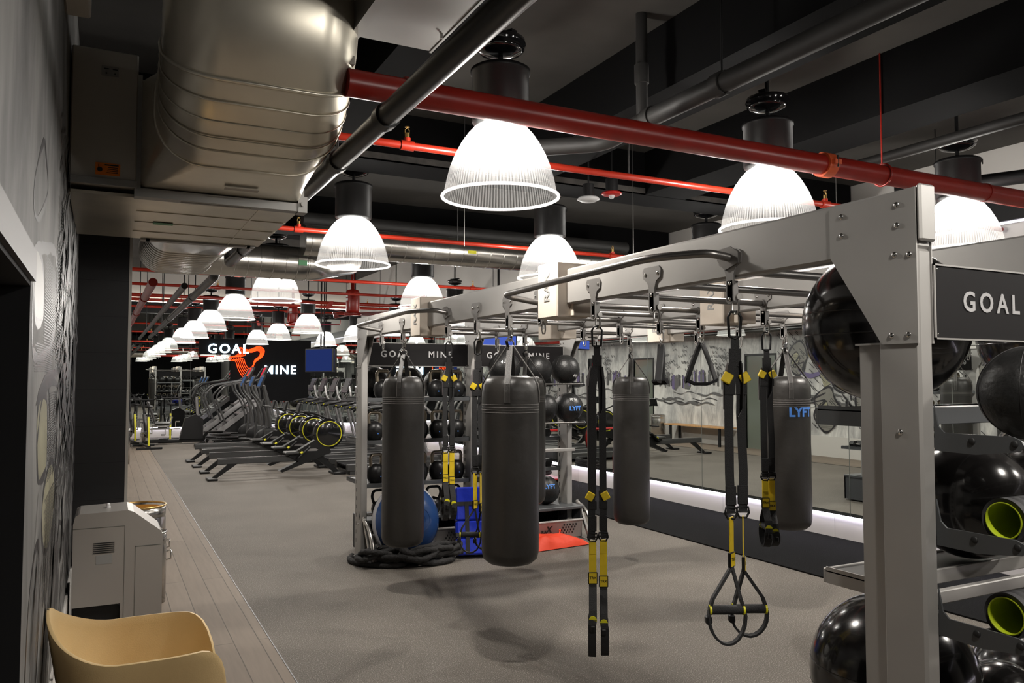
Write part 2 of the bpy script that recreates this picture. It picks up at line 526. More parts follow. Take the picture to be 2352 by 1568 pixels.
def dome_mat():
    m = bpy.data.materials.new('prismatic_acrylic'); m.use_nodes = True
    nt = m.node_tree; nt.nodes.clear()
    out = N(nt, 'ShaderNodeOutputMaterial')
    tr = N(nt, 'ShaderNodeBsdfTransparent'); tr.inputs[0].default_value = (.96, .96, .96, 1)
    tl = N(nt, 'ShaderNodeBsdfTranslucent'); tl.inputs[0].default_value = (.95, .95, .95, 1)
    df = N(nt, 'ShaderNodeBsdfDiffuse'); df.inputs[0].default_value = (.9, .9, .9, 1)
    gl = N(nt, 'ShaderNodeBsdfGlossy', Roughness=.15); gl.inputs[0].default_value = (1, 1, 1, 1)
    a1 = N(nt, 'ShaderNodeMixShader'); a1.inputs[0].default_value = .4
    nt.links.new(tl.outputs[0], a1.inputs[1]); nt.links.new(df.outputs[0], a1.inputs[2])
    a2 = N(nt, 'ShaderNodeMixShader'); a2.inputs[0].default_value = .06
    nt.links.new(a1.outputs[0], a2.inputs[1]); nt.links.new(gl.outputs[0], a2.inputs[2])
    # vertical flutes: the acrylic scatters more along each rib
    tc = N(nt, 'ShaderNodeTexCoord'); sp = N(nt, 'ShaderNodeSeparateXYZ')
    nt.links.new(tc.outputs['Object'], sp.inputs[0])
    at = N(nt, 'ShaderNodeMath', operation='ARCTAN2')
    nt.links.new(sp.outputs[1], at.inputs[0]); nt.links.new(sp.outputs[0], at.inputs[1])
    ml = N(nt, 'ShaderNodeMath', operation='MULTIPLY'); ml.inputs[1].default_value = 110
    nt.links.new(at.outputs[0], ml.inputs[0])
    sn = N(nt, 'ShaderNodeMath', operation='SINE'); nt.links.new(ml.outputs[0], sn.inputs[0])
    mr = N(nt, 'ShaderNodeMapRange'); mr.inputs['From Min'].default_value = -1; mr.inputs['From Max'].default_value = 1
    mr.inputs['To Min'].default_value = .012; mr.inputs['To Max'].default_value = .075
    nt.links.new(sn.outputs[0], mr.inputs['Value'])
    # bulb glow painted in: scatter weight raised towards the neck of the shade
    gz = N(nt, 'ShaderNodeMapRange'); gz.inputs['From Min'].default_value = .12; gz.inputs['From Max'].default_value = .28
    gz.inputs['To Min'].default_value = 0; gz.inputs['To Max'].default_value = .30
    nt.links.new(sp.outputs[2], gz.inputs['Value'])
    ad = N(nt, 'ShaderNodeMath', operation='ADD'); nt.links.new(mr.outputs[0], ad.inputs[0]); nt.links.new(gz.outputs[0], ad.inputs[1])
    mx = N(nt, 'ShaderNodeMixShader')
    nt.links.new(ad.outputs[0], mx.inputs[0]); nt.links.new(tr.outputs[0], mx.inputs[1]); nt.links.new(a2.outputs[0], mx.inputs[2])
    nt.links.new(mx.outputs[0], out.inputs[0])
    return m
M['dome'] = dome_mat()
def rim_mat():
    m = M['dome'].copy(); m.name = 'acrylic_rim'
    for n in m.node_tree.nodes:
        if n.type == 'MAP_RANGE' and n.inputs['From Min'].default_value < 0: n.inputs['To Min'].default_value = .45; n.inputs['To Max'].default_value = .55
    return m
M['domerim'] = rim_mat()
# ================================================================= THE ROOM
XW, XM, YB, YF, ZC, ZC2 = -0.17, 6.55, 23.7, -6.0, 3.5, 4.5
struct('floor', MB().box(.93, 6.8, YF, YB + .3, -.1, 0), M['floor'], 'grey speckled rubber floor running the length of the gym')
struct('floor_planks', MB().box(XW - .1, .93, YF, YB + .3, -.1, .004), M['planks'], 'strip of pale grey wood planks along the mural wall')
struct('trim_1', MB().box(.928, .935, YF, YB, 0, .0065), M['vinylgrey'], 'thin metal edging between the planks and the rubber floor')
struct('floor_turf', MB().box(5.16, 6.56, .5, 12.5, 0, .012), M['turf'], 'black turf strip laid along the mirror wall')

c = MB().box(XW - .3, 6.9, YF, 8.6, ZC, ZC + .2)
c.box(XW - .3, 6.9, 8.6, YB + .3, ZC2, ZC2 + .2); c.box(XW - .3, 6.9, 8.55, 8.6, ZC, ZC2)
struct('ceiling', c, M['ceil'], 'black painted ceiling slab')
for (x0, x1, y0, y1, z0, z1, nm) in [(2.62, 3.02, YF, 5.35, 3.14, 3.5, 'beam'), (4.0, 4.42, YF, 5.35, 3.14, 3.5, 'beam'), (XW, 6.5, 5.35, 5.72, 3.14, 3.5, 'plaster'),
                                (XW, 6.5, 8.2, 8.6, 3.14, 3.5, 'beam'), (1.22, 1.52, YF, 5.35, 3.2, 3.5, 'beam'), (XW, 6.5, 14.0, 14.4, 4.1, 4.5, 'beam')]:
    if nm == 'plaster':
        b = MB().box(x0, x1, y0 + .01, y1, z0 + .01, z1, 0); b.box(x0, x1, y0, y0 + .01, z0, z0 + .055, 1); b.box(x0, x1, y0, y1, z0, z0 + .01, 0)
        struct('ceiling_beam', b, [M['beam'], M['plasterbeam']], 'black ceiling beam with a flaking pale lower edge')
    else:
        struct('ceiling_beam', MB().box(x0, x1, y0, y1, z0, z1), M['beam'], 'black painted concrete ceiling beam')

# ---- mural wall on the left: painted wash plus ink drawing, all in the wall's own mesh
rnd = random.Random(4)
wall = MB()
DOORS = [(.55, 2.28, 1.84), (12.95, 13.85, 2.12), (17.35, 18.2, 2.12)]
ys = [YF] + [v for d in DOORS for v in d[:2]] + [YB]
for i in range(0, len(ys), 2): wall.box(XW - .12, XW, ys[i], ys[i + 1], 0, ZC2)
for d in DOORS: wall.box(XW - .12, XW, d[0], d[1], d[2], ZC2)
MK = [.0]
def lay():
    MK[0] += .000012
    return XW + .0006 + MK[0]
def free(y):
    return not any(d[0] - .09 < y < d[1] + .09 for d in DOORS)
def blob(pts, mi):
    x = lay(); pts = [(y, z) for y, z in pts]
    a = sum(pts[i][0] * pts[(i + 1) % len(pts)][1] - pts[(i + 1) % len(pts)][0] * pts[i][1] for i in range(len(pts)))
    if a < 0: pts = pts[::-1]
    wall._add([(x, y, z) for y, z in pts], [tuple(range(len(pts)))], mi)
def smooth(pts, closed=False, k=5):
    n = len(pts); out = []
    rng = range(n if closed else n - 1)
    for i in rng:
        p0 = pts[(i - 1) % n] if closed or i > 0 else pts[i]
        p1 = pts[i]; p2 = pts[(i + 1) % n]
        p3 = pts[(i + 2) % n] if closed or i + 2 < n else pts[(i + 1) % n]
        for j in range(k):
            t = j / k
            out.append(tuple(.5 * ((2 * p1[a]) + (-p0[a] + p2[a]) * t + (2 * p0[a] - 5 * p1[a] + 4 * p2[a] - p3[a]) * t * t + (-p0[a] + 3 * p1[a] - 3 * p2[a] + p3[a]) * t ** 3) for a in (0, 1)))
    if not closed: out.append(pts[-1])
    return out
def line(pts, w, mi=1, closed=False, sm=True, vary=.5):
    if mi == 1 and pts[0][0] < 6: w *= 1.7
    if sm: pts = smooth(pts, closed)
    x = lay(); n = len(pts); L = []
    for i in range(n):
        a = pts[(i - 1) % n] if closed or i else pts[0]
        b = pts[(i + 1) % n] if closed or i < n - 1 else pts[-1]
        dy, dz = b[0] - a[0], b[1] - a[1]; d = math.hypot(dy, dz) or 1
        ww = w * (1 - vary + vary * 2 * abs(sin(i * .37 + n))) / 2
        L.append((pts[i][0] - dz / d * ww, pts[i][1] + dy / d * ww)); L.append((pts[i][0] + dz / d * ww, pts[i][1] - dy / d * ww))
    vs = [(x, y, z) for y, z in L]
    wall._add(vs, [(2 * i, 2 * i + 1, 2 * ((i + 1) % n) + 1, 2 * ((i + 1) % n)) for i in range(n if closed else n - 1)], mi)
def hatch(y0, y1, z0, z1, n, ln, w=.010, slope=0., mi=6):
    for i in range(n):
        y = rnd.uniform(y0, y1); z = rnd.uniform(z0, z1); l = ln * rnd.uniform(.5, 1)
        if free(y) and free(y + l): line([(y, z), (y + l, z + slope * l)], w, mi, sm=False)
def rows(y0, y1, z0, z1, dz, w=.005, mi=6):
    z = z0
    while z < z1:
        a = y0 + rnd.uniform(0, .1) * (y1 - y0); b = y1 - rnd.uniform(0, .15) * (y1 - y0)
        if free(a) and free(b): line([(a, z), ((a + b) / 2, z + .004), (b, z)], w, mi, sm=False)
        z += dz
# big lettering-like loops beside the near door
A = [(2.39, 1.94), (2.63, 1.94), (2.73, 1.887), (2.747, 1.805), (2.695, 1.769), (2.47, 1.755), (2.406, 1.812), (2.4, 1.872)]
B = [(2.36, 1.844), (2.38, 1.886), (2.41, 1.945), (2.62, 1.97), (2.81, 1.992), (3.066, 2.043), (3.299, 2.046), (3.432, 1.988), (3.425, 1.893), (3.412, 1.81), (3.167, 1.719), (2.866, 1.678), (2.615, 1.658), (2.448, 1.662), (2.378, 1.693)]
blob(smooth(B, True), 2 + 0); blob(smooth([(y * .985 + .04, z * .99 + .018) for y, z in B], True), 0)
line(B, .014, 1, True); blob(smooth(A, True), 3); line(A, .010, 1, True)
blob([(2.47, 1.755), (2.695, 1.769), (2.66, 1.748), (2.54, 1.734)], 2)
blob([(2.579, 1.99), (2.743, 1.983), (2.948, 2.025), (3.073, 2.015), (3.299, 2.046), (3.192, 2.07), (2.943, 2.04), (2.75, 2.01)], 1)
Dd = [(2.551, 1.524), (2.65, 1.565), (2.894, 1.611), (3.207, 1.628), (3.605, 1.638), (3.794, 1.62), (3.135, 1.592), (2.839, 1.568), (2.66, 1.532)]
blob(Dd, 1)
E1 = [(2.638, 1.516), (2.847, 1.553), (3.001, 1.53), (3.071, 1.456), (3.076, 1.311), (2.879, 1.286), (2.711, 1.309), (2.628, 1.433)]
blob(smooth(E1, True), 4); line(E1, .014, 1, True)
line([(3.412, 2.138), (3.443, 1.965), (3.7, 1.84), (3.836, 1.784), (3.663, 1.638)], .02)
line([(3.896, 1.548), (4.075, 1.338), (3.921, 1.249), (3.594, 1.208)], .02)
line([(2.576, 2.27), (2.338, 2.117), (2.33, 2.03), (2.496, 2.038), (2.807, 2.176), (2.67, 2.263)], .010, 1, True)
line([(2.638, 1.42), (2.859, 1.558), (3.528, 1.582), (4.44, 1.428), (5.6, .925)], .016)
line([(3.88, .847), (4.28, .929), (5.75, .3)], .02)
E2 = [(2.95, 1.22), (3.3, 1.30), (3.55, 1.24), (3.6, 1.08), (3.3, 1.0), (3.0, 1.06)]
blob(smooth(E2, True), 4); line(E2, .012, 1, True)
line([(3.05, 1.62), (3.25, 1.4), (3.3, 1.1), (3.15, .9), (3.4, .72), (3.6, .9), (3.7, 1.2)], .012)
line([(2.5, 1.0), (2.8, 1.1), (2.9, .8), (2.7, .5), (2.45, .6)], .012, 1, True)
rows(2.45, 3.3, 1.62, 1.70, .007); rows(2.75, 3.4, 1.70, 1.98, .009); rows(3.1, 3.7, 1.25, 1.55, .009)
rows(3.35, 4.6, 1.62, 2.4, .013, .006); rows(3.0, 3.9, .85, 1.2, .012); rows(4.2, 5.4, 1.1, 2.2, .016, .007)
hatch(3.4, 5.6, 1.0, 2.6, 420, .12, .012, .5); hatch(3.6, 5.5, 1.15, 2.3, 170, .07, .03, 2.0, 1); hatch(3.6, 5.5, .4, 1.1, 160, .14, .014, 1.2); hatch(2.5, 3.6, .3, 1.0, 60, .2, .012, 1.5)
for (y_, z_, h_) in [(3.75, 1.5, .16), (4.05, 1.58, .12), (4.3, 1.46, .2), (4.6, 1.3, .14), (4.9, 1.5, .22), (5.2, 1.25, .16), (3.9, 2.05, .2), (4.5, 2.0, .15), (3.5, .75, .2), (4.2, .8, .25)]:
    blob(smooth([(y_, z_), (y_ + .10, z_ + h_ * .3), (y_ + .06, z_ + h_), (y_ + .22, z_ + h_ * .9), (y_ + .28, z_ + h_ * .2), (y_ + .12, z_ - h_ * .2)], True), 1)
for k in range(26):
    y, z = rnd.uniform(3.8, 5.5), rnd.uniform(.8, 2.3)
    line([(y, z), (y + rnd.uniform(-.1, .2), z + .08), (y + rnd.uniform(0, .3), z + .17), (y + rnd.uniform(-.1, .2), z + .26)], .02, rnd.choice((1, 1, 2)))
# faded crowd, trees and figures further along, drawn over a grey wash
for k in range(150):
    y = rnd.uniform(14.2, 23.2); z = 1.62 + .07 * sin(y * 3) + rnd.uniform(-.05, .05)
    if not free(y) or not free(y + .15): continue
    h = rnd.uniform(.25, .5); w = rnd.uniform(.04, .10); mi = rnd.choice((2, 2, 6, 5))
    blob([(y - w / 2, z - h * .5), (y + w / 2, z - h * .5), (y + w * .55, z), (y + w * .2, z + .05), (y - w * .2, z + .05), (y - w * .5, z)], mi)
    blob([(y + .035 * cos(t * pi / 4), z + .09 + .045 * sin(t * pi / 4)) for t in range(8)], mi)
for k in range(90):
    y = rnd.choice((14.6, 15.9, 16.8, 19.5)) + rnd.gauss(0, .22); z = 2.0 + rnd.gauss(0, .22)
    if free(y) and free(y + .2): line([(y, z), (y + .05, z + .06), (y + .12, z + .01), (y + .16, z + .08)], .012, rnd.choice((6, 6, 2)))
for k in range(40):
    y = rnd.uniform(10, 22); z = rnd.uniform(.95, 1.25)
    if free(y) and free(y + .9): line([(y, z), (y + .3, z + .05), (y + .6, z - .02), (y + .9, z + .03)], rnd.uniform(.01, .04), rnd.choice((2, 6, 2)))
# cartoon heads and limbs near the second door, thick outlines with olive and violet patches
def head(y, z, s, mi, seed):
    r2 = random.Random(seed)
    P = [(y + s * (1 + r2.uniform(-.22, .22)) * cos(t * pi / 5), z + s * 1.25 * (1 + r2.uniform(-.2, .2)) * sin(t * pi / 5)) for t in range(10)]
    blob(smooth(P, True), 3); line(P, .035, 1, True)
    Q = [(y + .45 * (a - y) + .05, z + .45 * (b - z) - .04) for a, b in P]
    blob(smooth(Q, True), mi); line(Q, .022, 1, True)
    rows(y - s * .9, y + s * .9, z - s * 1.2, z + s * .2, .035, .007)
for a in [(11.55, .98, .33, 4, 1), (11.2, 1.75, .30, 0, 2), (10.5, 1.3, .38, 4, 3), (12.3, 2.05, .26, 4, 4), (9.7, .95, .35, 3, 6), (9.3, 1.9, .36, 4, 7), (8.3, 1.4, .4, 4, 8), (7.4, 2.0, .35, 3, 9)]: head(*a)
blob([(12.3, 1.80), (12.1, 1.74), (11.95, 1.70), (11.75, 1.74), (11.55, 1.86), (11.72, 1.66), (11.95, 1.60), (12.15, 1.66)], 5)
blob([(11.7, 1.72), (11.4, 1.86), (11.3, 1.55), (11.6, 1.42)], 4)
for k in range(14):
    y, z = rnd.uniform(8, 12.6), rnd.uniform(.5, 2.4)
    line([(y, z), (y + rnd.uniform(-.3, .3), z + .2), (y + rnd.uniform(-.4, .4), z + .1), (y + rnd.uniform(-.3, .5), z + .35)], .028, 1)
hatch(8, 12.8, .5, 2.6, 260, .14, .012, .9)
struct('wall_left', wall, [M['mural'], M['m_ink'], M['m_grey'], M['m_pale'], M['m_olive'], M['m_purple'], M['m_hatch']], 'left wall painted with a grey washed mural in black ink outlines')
b = MB()
for y0, y1 in [(2.36, 12.86), (13.94, 17.26), (18.29, YB)]: b.box(XW, XW + .012, y0, y1, 0, .42)
struct('baseboard_left', b, M['whitewall'], 'tall cream baseboard under the mural')
for n, (y0, y1, h) in enumerate(DOORS, 1):
    fr = MB(); w = .045 if n > 1 else .075
    fr.box(XW - .1, XW + .012, y0 - w, y0, 0, h + w)
    if n > 1: fr.box(XW - .1, XW + .012, y1, y1 + w, 0, h + w)
    fr.box(XW - .1, XW + .012, y0, y1, h, h + w)
    d = MB()
    if n == 1:
        d.box(XW - 1.2, XW - 1.15, y0 - .4, y1 + .4, 0, 2.4); d.box(XW - 1.2, XW - .12, y1 + .35, y1 + .4, 0, 2.4); d.box(XW - 1.2, XW - .12, y0 - .4, y0 - .35, 0, 2.4); d.box(XW - 1.2, XW - .12, y0 - .4, y1 + .4, 2.35, 2.4)
        struct('door_1', fr, M['doorframe'], 'grey steel frame around the dark doorway')
        d.box(XW - .125, XW + .001, y1 - .012, y1, 0, h); d.box(XW - .125, XW + .001, y0, y1, h - .012, h)
        struct('wall_doorway', d, M['darkroom'], 'dark recess behind the near doorway')
    else:
        d.box(XW - .06, XW - .02, y0, y1, 0, h)
        o = struct('door_%d' % n, d, M['doorglass'], 'sage green door set in the mural wall'); struct('door_frame', fr, M['blk'], None, o)

# ---- black tiled column
cl = MB().box(XW, .125, 5.75, 6.35, 0, ZC)
z = .12
while z < ZC:
    cl.box(XW, .1255, 5.7493, 5.7497, z, z + .0015, 1); z += .235
cl.box(.125, .142, 5.748, 5.80, 0, ZC, 2)
struct('wall_column', cl, [M['tileblk'], M['darkroom'], M['galvdark']], 'black tiled column at the end of the near mural')

# ---- mirror wall on the right
b = MB().box(XM, XM + .06, -2, YB, .0, .245, 0)
y = 4.05
while y < 22: b.box(XM - .0005, XM + .01, y, y + .003, 0, .245, 1); y += 1.62
struct('baseboard_right', b, [M['panel'], M['seam']], 'white gloss kick panel under the mirrors')
struct('baseboard_light', MB().box(XM - .035, XM - .003, -2, YB, .238, .244), M['led'], 'led strip glowing under the lower edge of the mirrors')
b = MB().box(XM - .045, XM - .035, -2, YB, .25, 2.70, 0); b.box(XM - .035, XM + .06, -2, YB, .25, 2.70, 1)
y = 5.44 - 1.08 * 6
while y < YB - .2: b.box(XM - .0462, XM - .0452, y, y + .006, .25, 2.7, 2); y += 1.08
struct('wall_mirror_right', b, [M['mirror'], M['blk'], M['seam']], 'tall wall mirrors along the right side').__setitem__('label', 'row of tall mirrors along the right wall')
struct('wall_right', MB().box(XM, XM + .3, YF, YB, .245, ZC2).box(XM - .02, XM, YF, YB, 3.05, ZC2), M['whitewall'], 'white upper wall above the mirrors')
struct('trim_2', MB().box(XM - .12, XM - .02, YF, YB, 2.87, 3.05), M['blk'], 'black service rail above the mirrors')
struct('trim_light', MB().box(XM - .10, XM - .05, YF, YB, 2.855, 2.868), M['ledside'], 'led line under the black rail')

# ---- far wall
struct('baseboard_back', MB().box(XW, XM, YB, YB + .06, 0, .262), M['panel'], 'white kick panel under the far mirrors')
struct('baseboard_light', MB().box(XW, XM, YB - .035, YB - .004, .254, .261), M['led'], 'led strip under the far mirrors')
b = MB().box(XW, XM, YB - .045, YB - .035, .268, 3.38, 0); b.box(XW, XM, YB - .035, YB + .06, .268, 3.38, 1)
x = .6
while x < XM: b.box(x, x + .007, YB - .0462, YB - .0452, .268, 3.38, 2); x += 1.5
struct('wall_mirror_back', b, [M['mirror'], M['blk'], M['seam']], 'tall mirrors covering the far wall')
struct('wall_back', MB().box(XW, XM, YB, YB + .3, .262, ZC2), M['whitewall'], 'white strip of far wall above the mirrors')
struct('trim_3', MB().box(XW, XM, YB - .14, YB, 3.38, 3.68), M['blk'], 'black fascia over the far mirrors')
struct('trim_light', MB().box(XW, XM, YB - .11, YB - .06, 3.682, 3.695), M['ledwarm'], 'led line washing the far wall')
struct('wall_front', MB().box(XW - .1, XM + .1, YF - .2, YF, 0, ZC2), M['blkmatte'], 'dark wall at the near end of the gym')

# ================================================================= PENDANT LAMPS
def lamp0(label):
    t = thing('pendant_lamp', label, 'lamp', (0, 0, 0), 0, 'prismatic dome pendant lamps')
    prof = [(.28, 0), (.272, .03), (.262, .08), (.246, .14), (.222, .20), (.19, .26), (.158, .305), (.128, .338), (.10, .355)]
    d = obj('dome_shade', MB().lathe(prof, n=56), M['dome'], t)
    obj('shade_rim', MB().tube([(.283 * cos(a * pi / 28), .283 * sin(a * pi / 28), 0) for a in range(56)], .0075, 8, closed=True), M['domerim'], d)
    obj('bulb', MB().lathe([(0, .232), (.045, .238), (.072, .255), (.088, .285), (.085, .32), (.07, .345), (0, .35)], n=24), M['bulb'], t)
    h = MB().lathe([(.10, .356), (.137, .362), (.14, .37), (.14, .60), (.147, .604), (.147, .622), (.13, .632), (.02, .636), (.013, .65), (.013, .70)], n=32)
    h.box(.147, .152, -.01, .01, .585, .62)
    obj('ballast_housing', h, M['blk'], t)
    obj('canopy', MB().lathe([(.013, .69), (.05, .695), (.10, .712), (.118, .728), (.105, .738), (.125, .752), (.12, .775), (.05, .79), (.012, .795)], n=32), M['blkgloss'], t)
    obj('hanging_rod', MB().cyl((0, 0, .79), (0, 0, 1.02), .012, n=8).box(-.09, .09, -.02, .02, .79, .805), M['blk'], t)
    l = bpy.data.lights.new('lamp_light', 'SPOT'); l.energy = LAMP_W; l.shadow_soft_size = .05; l.color = (1, .93, .84)
    l.spot_size = R(158); l.spot_blend = .55
    lo = bpy.data.objects.new('lamp_light', l); COL.objects.link(lo); lo.parent = t; lo.location = (0, 0, .165)
    l = bpy.data.lights.new('lamp_glow', 'POINT'); l.energy = LAMP_W * .42; l.shadow_soft_size = .05; l.color = (1, .95, .89)
    lo = bpy.data.objects.new('lamp_glow', l); COL.objects.link(lo); lo.parent = t; lo.location = (0, 0, .165)
    return t
LX = {1.69: 'in the row nearest the duct', 3.45: 'in the middle row above the rack', 5.22: 'in the row nearest the mirrors'}
LY = [(.4, 'nearly overhead'), (3.42, 'nearest the camera'), (6.0, 'second from the camera'), (9.15, 'third from the camera'),
      (12.3, 'fourth from the camera'), (15.35, 'fifth from the camera'), (18.3, 'sixth from the camera'), (21.1, 'seventh and farthest')]
LONG_ROD = MB().cyl((0, 0, .79), (0, 0, 2.02), .012, n=8).box(-.09, .09, -.02, .02, .79, .805).mesh('hanging_rod', [M['blk']])
lp = None
for X, rowname in LX.items():
    for Y, pos in LY:
        if (X, Y) == (3.45, 12.3): continue
        lab = 'glowing ribbed dome pendant lamp %s, %s' % (rowname, pos)
        z0 = 2.48
        if Y < 1: z0 = 2.52
        if lp is None:
            lp = lamp0(lab); lp.location = (X, Y, z0)
        else:
            lp2 = dup(lp, (X, Y, z0), rnd.uniform(0, 6), lab)
            if Y > 8.6:
                for ch in lp2.children:
                    if ch.name.startswith('hanging_rod'): ch.data = LONG_ROD

# ================================================================= DUCTWORK
def sect(w, h, rad, n=7):
    # rounded rectangle outline, half sizes w,h
    out = []
    for cx, cy, a in ((w - rad, h - rad, 0), (-w + rad, h - rad, 90), (-w + rad, -h + rad, 180), (w - rad, -h + rad, 270)):
        for i in range(n + 1):
            t = R(a + 90 * i / n); out.append((cx + rad * cos(t), cy + rad * sin(t)))
    return out
def loft(mb, secs, mi=0):
    # secs: list of (outline, origin, U, V)
    n = len(secs[0][0]); vs = []
    for (o, c, U, V) in secs:
        c, U, V = Vector(c), Vector(U), Vector(V)
        for (u, v) in o: vs.append(c + U * u + V * v)
    fs = []
    for j in range(len(secs) - 1):
        for i in range(n):
            k = (i + 1) % n
            fs.append((j * n + i, j * n + k, (j + 1) * n + k, (j + 1) * n + i))
    mb._add(vs, fs, mi, True)
def ring(mb, sec, r=.006, mi=0):
    o, c, U, V = sec; c, U, V = Vector(c), Vector(U), Vector(V)
    P = [c + U * (u * 1.004) + V * (v * 1.004) for u, v in o]
    Q = []
    for i, p in enumerate(P):
        if not Q or (p - Q[-1]).length > .004: Q.append(p)
    mb.tube(Q, r, 6, closed=True, mi=mi)
def ringat(mb, p, d, r, t=.004):
    d = Vector(d).normalized(); a = d.orthogonal().normalized(); bb = d.cross(a)
    mb.tube([Vector(p) + a * r * cos(k * pi / 14) + bb * r * sin(k * pi / 14) for k in range(28)], t, 5, closed=True)
duct = thing('supply_duct', 'large dented galvanised duct bending down into a flanged box along the mural wall', 'duct', (.5, 4.1, 2.45))
DO = Vector((.5, 4.1, 2.45))
def rel(m):
    m.v = [tuple(Vector(v) - DO) for v in m.v]; return m
rs = MB(); S = []
hw, hd = .362, .235
S.append((sect(.365, .255, .012), (.485, 4.03, 2.735), (1, 0, 0), (0, 0, 1)))
S.append((sect(.355, .25, .08), (.495, 3.85, 2.735), (1, 0, 0), (0, 0, 1)))
S.append((sect(hw, hd, .19), (.522, 3.55, 2.735), (1, 0, 0), (0, 0, 1)))
cy, cz, rad = 3.50, 3.08, .345
for i in range(1, 6):
    a = R(90 * i / 5.5)
    S.append((sect(hw, hd, .19), (.524, cy - rad * sin(a), cz - rad * cos(a)), (1, 0, 0), (0, -sin(a) * 1, cos(a))))
a = pi / 2
for zz in (3.0, 3.15, 3.3, 3.41):
    S.append((sect(hw, hd, .19), (.524, cy - rad, zz + .08), (1, 0, 0), (0, -1, 0.0)))
# keep the V direction continuous: rotate from +z to +y(back)
S2 = []
for i, (o, c0, U, V) in enumerate(S):
    if i <= 2: V2 = (0, 0, 1)
    elif i <= 7:
        a = R(90 * (i - 2) / 5.5); V2 = (0, sin(a), cos(a))
    else: V2 = (0, 1, 0)
    S2.append((o, c0, U, V2))
loft(rs, S2)
ring(rs, S2[2], .007)
for ang in (14, 23, 32, 41, 50):
    a = R(ang); ring(rs, (sect(hw, hd, .19), (.524, cy - rad * sin(a), cz - rad * cos(a)), (1, 0, 0), (0, sin(a), cos(a))), .004 if ang < 50 else .009)
o_, c_, U_, V_ = S2[9]; ring(rs, (o_, (c_[0], c_[1], 3.085), U_, V_), .009); ring(rs, (o_, (c_[0], c_[1], 3.15), U_, V_), .005); ring(rs, (o_, (c_[0], c_[1], 3.26), U_, V_), .005); ring(rs, (o_, (c_[0], c_[1], 3.33), U_, V_), .005)
r_ = obj('riser', rel(rs), M['galv'], duct)
obj('paper_tape', rel(MB().at((.80, 3.04, 2.86), (0, 0, R(0))).box(-.02, .055, -.002, .12, -.015, .02)), M['tape'], r_)
b = MB().box(.12, .85, 4.05, 5.2, 2.45, 3.0); b.box(XW + .006, .85, 4.05, 5.22, 2.44, 2.455)
for y in (4.35, 4.65, 4.95): b.box(.12, .85, y, y + .008, 2.436, 2.44)
b.box(.66, .668, 4.05, 5.2, 2.4365, 2.44)
pl_ = obj('plenum', rel(b), M['galv'], duct)
f = MB().box(.10, .87, 3.985, 4.05, 2.435, 2.475); f.box(.10, .125, 3.985, 4.05, 2.475, 3.0); f.box(.845, .87, 3.985, 4.05, 2.475, 3.0); f.box(.84, .885, 3.98, 4.06, 2.43, 2.51)
f.cyl((.862, 3.97, 2.47), (.862, 3.985, 2.47), .012, n=6)
f.box(.2, .80, 5.2, 5.26, 2.43, 2.47); f.box(.17, .22, 5.2, 5.27, 2.43, 2.55); f.box(.78, .83, 5.2, 5.27, 2.43, 2.55)
obj('flange', rel(f), M['galvdull'], duct)
obj('green_tape', rel(MB().box(.21, .31, 4.62, 4.68, 2.4345, 2.4355)), M['green'], pl_)
obj('paper_label', rel(MB().box(.47, .62, 3.80, 3.84, 2.4745, 2.4765)), M['tape'], pl_)
obj('paper_label', rel(MB().box(.3, .62, 4.02, 4.03, 2.43, 2.436)), M['tape'], pl_)
rb = MB()
bs = []
for (yy, ww, hh, rr_) in [(5.27, .29, .15, .05), (5.5, .30, .16, .12), (6.2, .30, .165, .16), (7.45, .30, .17, .168), (7.75, .28, .165, .16), (7.98, .20, .13, .128), (8.06, .10, .07, .069)]:
    bs.append((sect(ww, hh, rr_), (.53 + max(0, yy - 7.45) * .12, yy, 2.63 + (yy - 5.27) * .032), (1, 0, 0), (0, 0, 1)))
loft(rb, bs)
for q in range(13):
    yy = 6.1 + q * .125; ring(rb, (sect(.301, .167, .163), (.53 + max(0, yy - 7.45) * .12, yy, 2.63 + (yy - 5.27) * .032), (1, 0, 0), (0, 0, 1)), .005)
rb2 = MB(); path = fillet([(.62, 7.72, 2.715), (1.78, 7.80, 2.72), (2.45, 8.9, 2.95)], .2, 6)
rb2.tube(path, .160, 28)
for k in range(8):
    ringat(rb2, (.92 + k * .115, 7.742 + k * .0079, 2.7165), (1, .069, 0), .161)
obj('elbow_duct', rel(rb), M['spiral'], duct)
sd = obj('round_duct', rel(rb2), M['spiral'], duct)
obj('green_tape', rel(MB().box(1.62, 1.70, 7.622, 7.627, 2.68, 2.73)), M['green'], sd)
b = MB().prism([(.83, 2.9), (1.18, 2.9), (1.18, 3.3), (.83, 3.3)], 'y', 3.12, -.6)
b2 = thing('branch_duct', 'flat matte galvanised rectangular duct overhead, right of the big riser', 'duct', (1.0, 1.3, 2.98))
bb = MB().box(-.12, .19, -2.2, 1.78, 0, .4)
obj('duct_body', bb, M['galvdull'], b2)
obj('flange', MB().box(-.16, -.12, -2.2, 1.8, -.012, .4), M['galvdull'], b2)
obj('edge_strip', MB().box(.19, .2, -2.2, 1.79, -.004, .02), M['galvdull'], b2)
obj('screw', MB().cyl((.17, 1.6, -.02), (.17, 1.6, 0), .006, n=6), M['zinc'], b2)
ah = thing('control_box', 'tall grey sheet metal box beside the duct with an orange warning label', 'electrical box', (-.005, 4.12, 2.47))
obj('cabinet', MB().rbox(-.158, .112, -.14, .3, .01, .62, .006), M['galvdark'], ah)
obj('ledge', MB().box(-.16, .115, -.15, -.14, 0, .03), M['galvdull'], ah)
lb = MB().box(-.055, .045, -.1425, -.141, .045, .10, 0)
for k in range(4): lb.box(-.01 + .002 * k, .035, -.143, -.1425, .056 + k * .008, .059 + k * .008, 1)
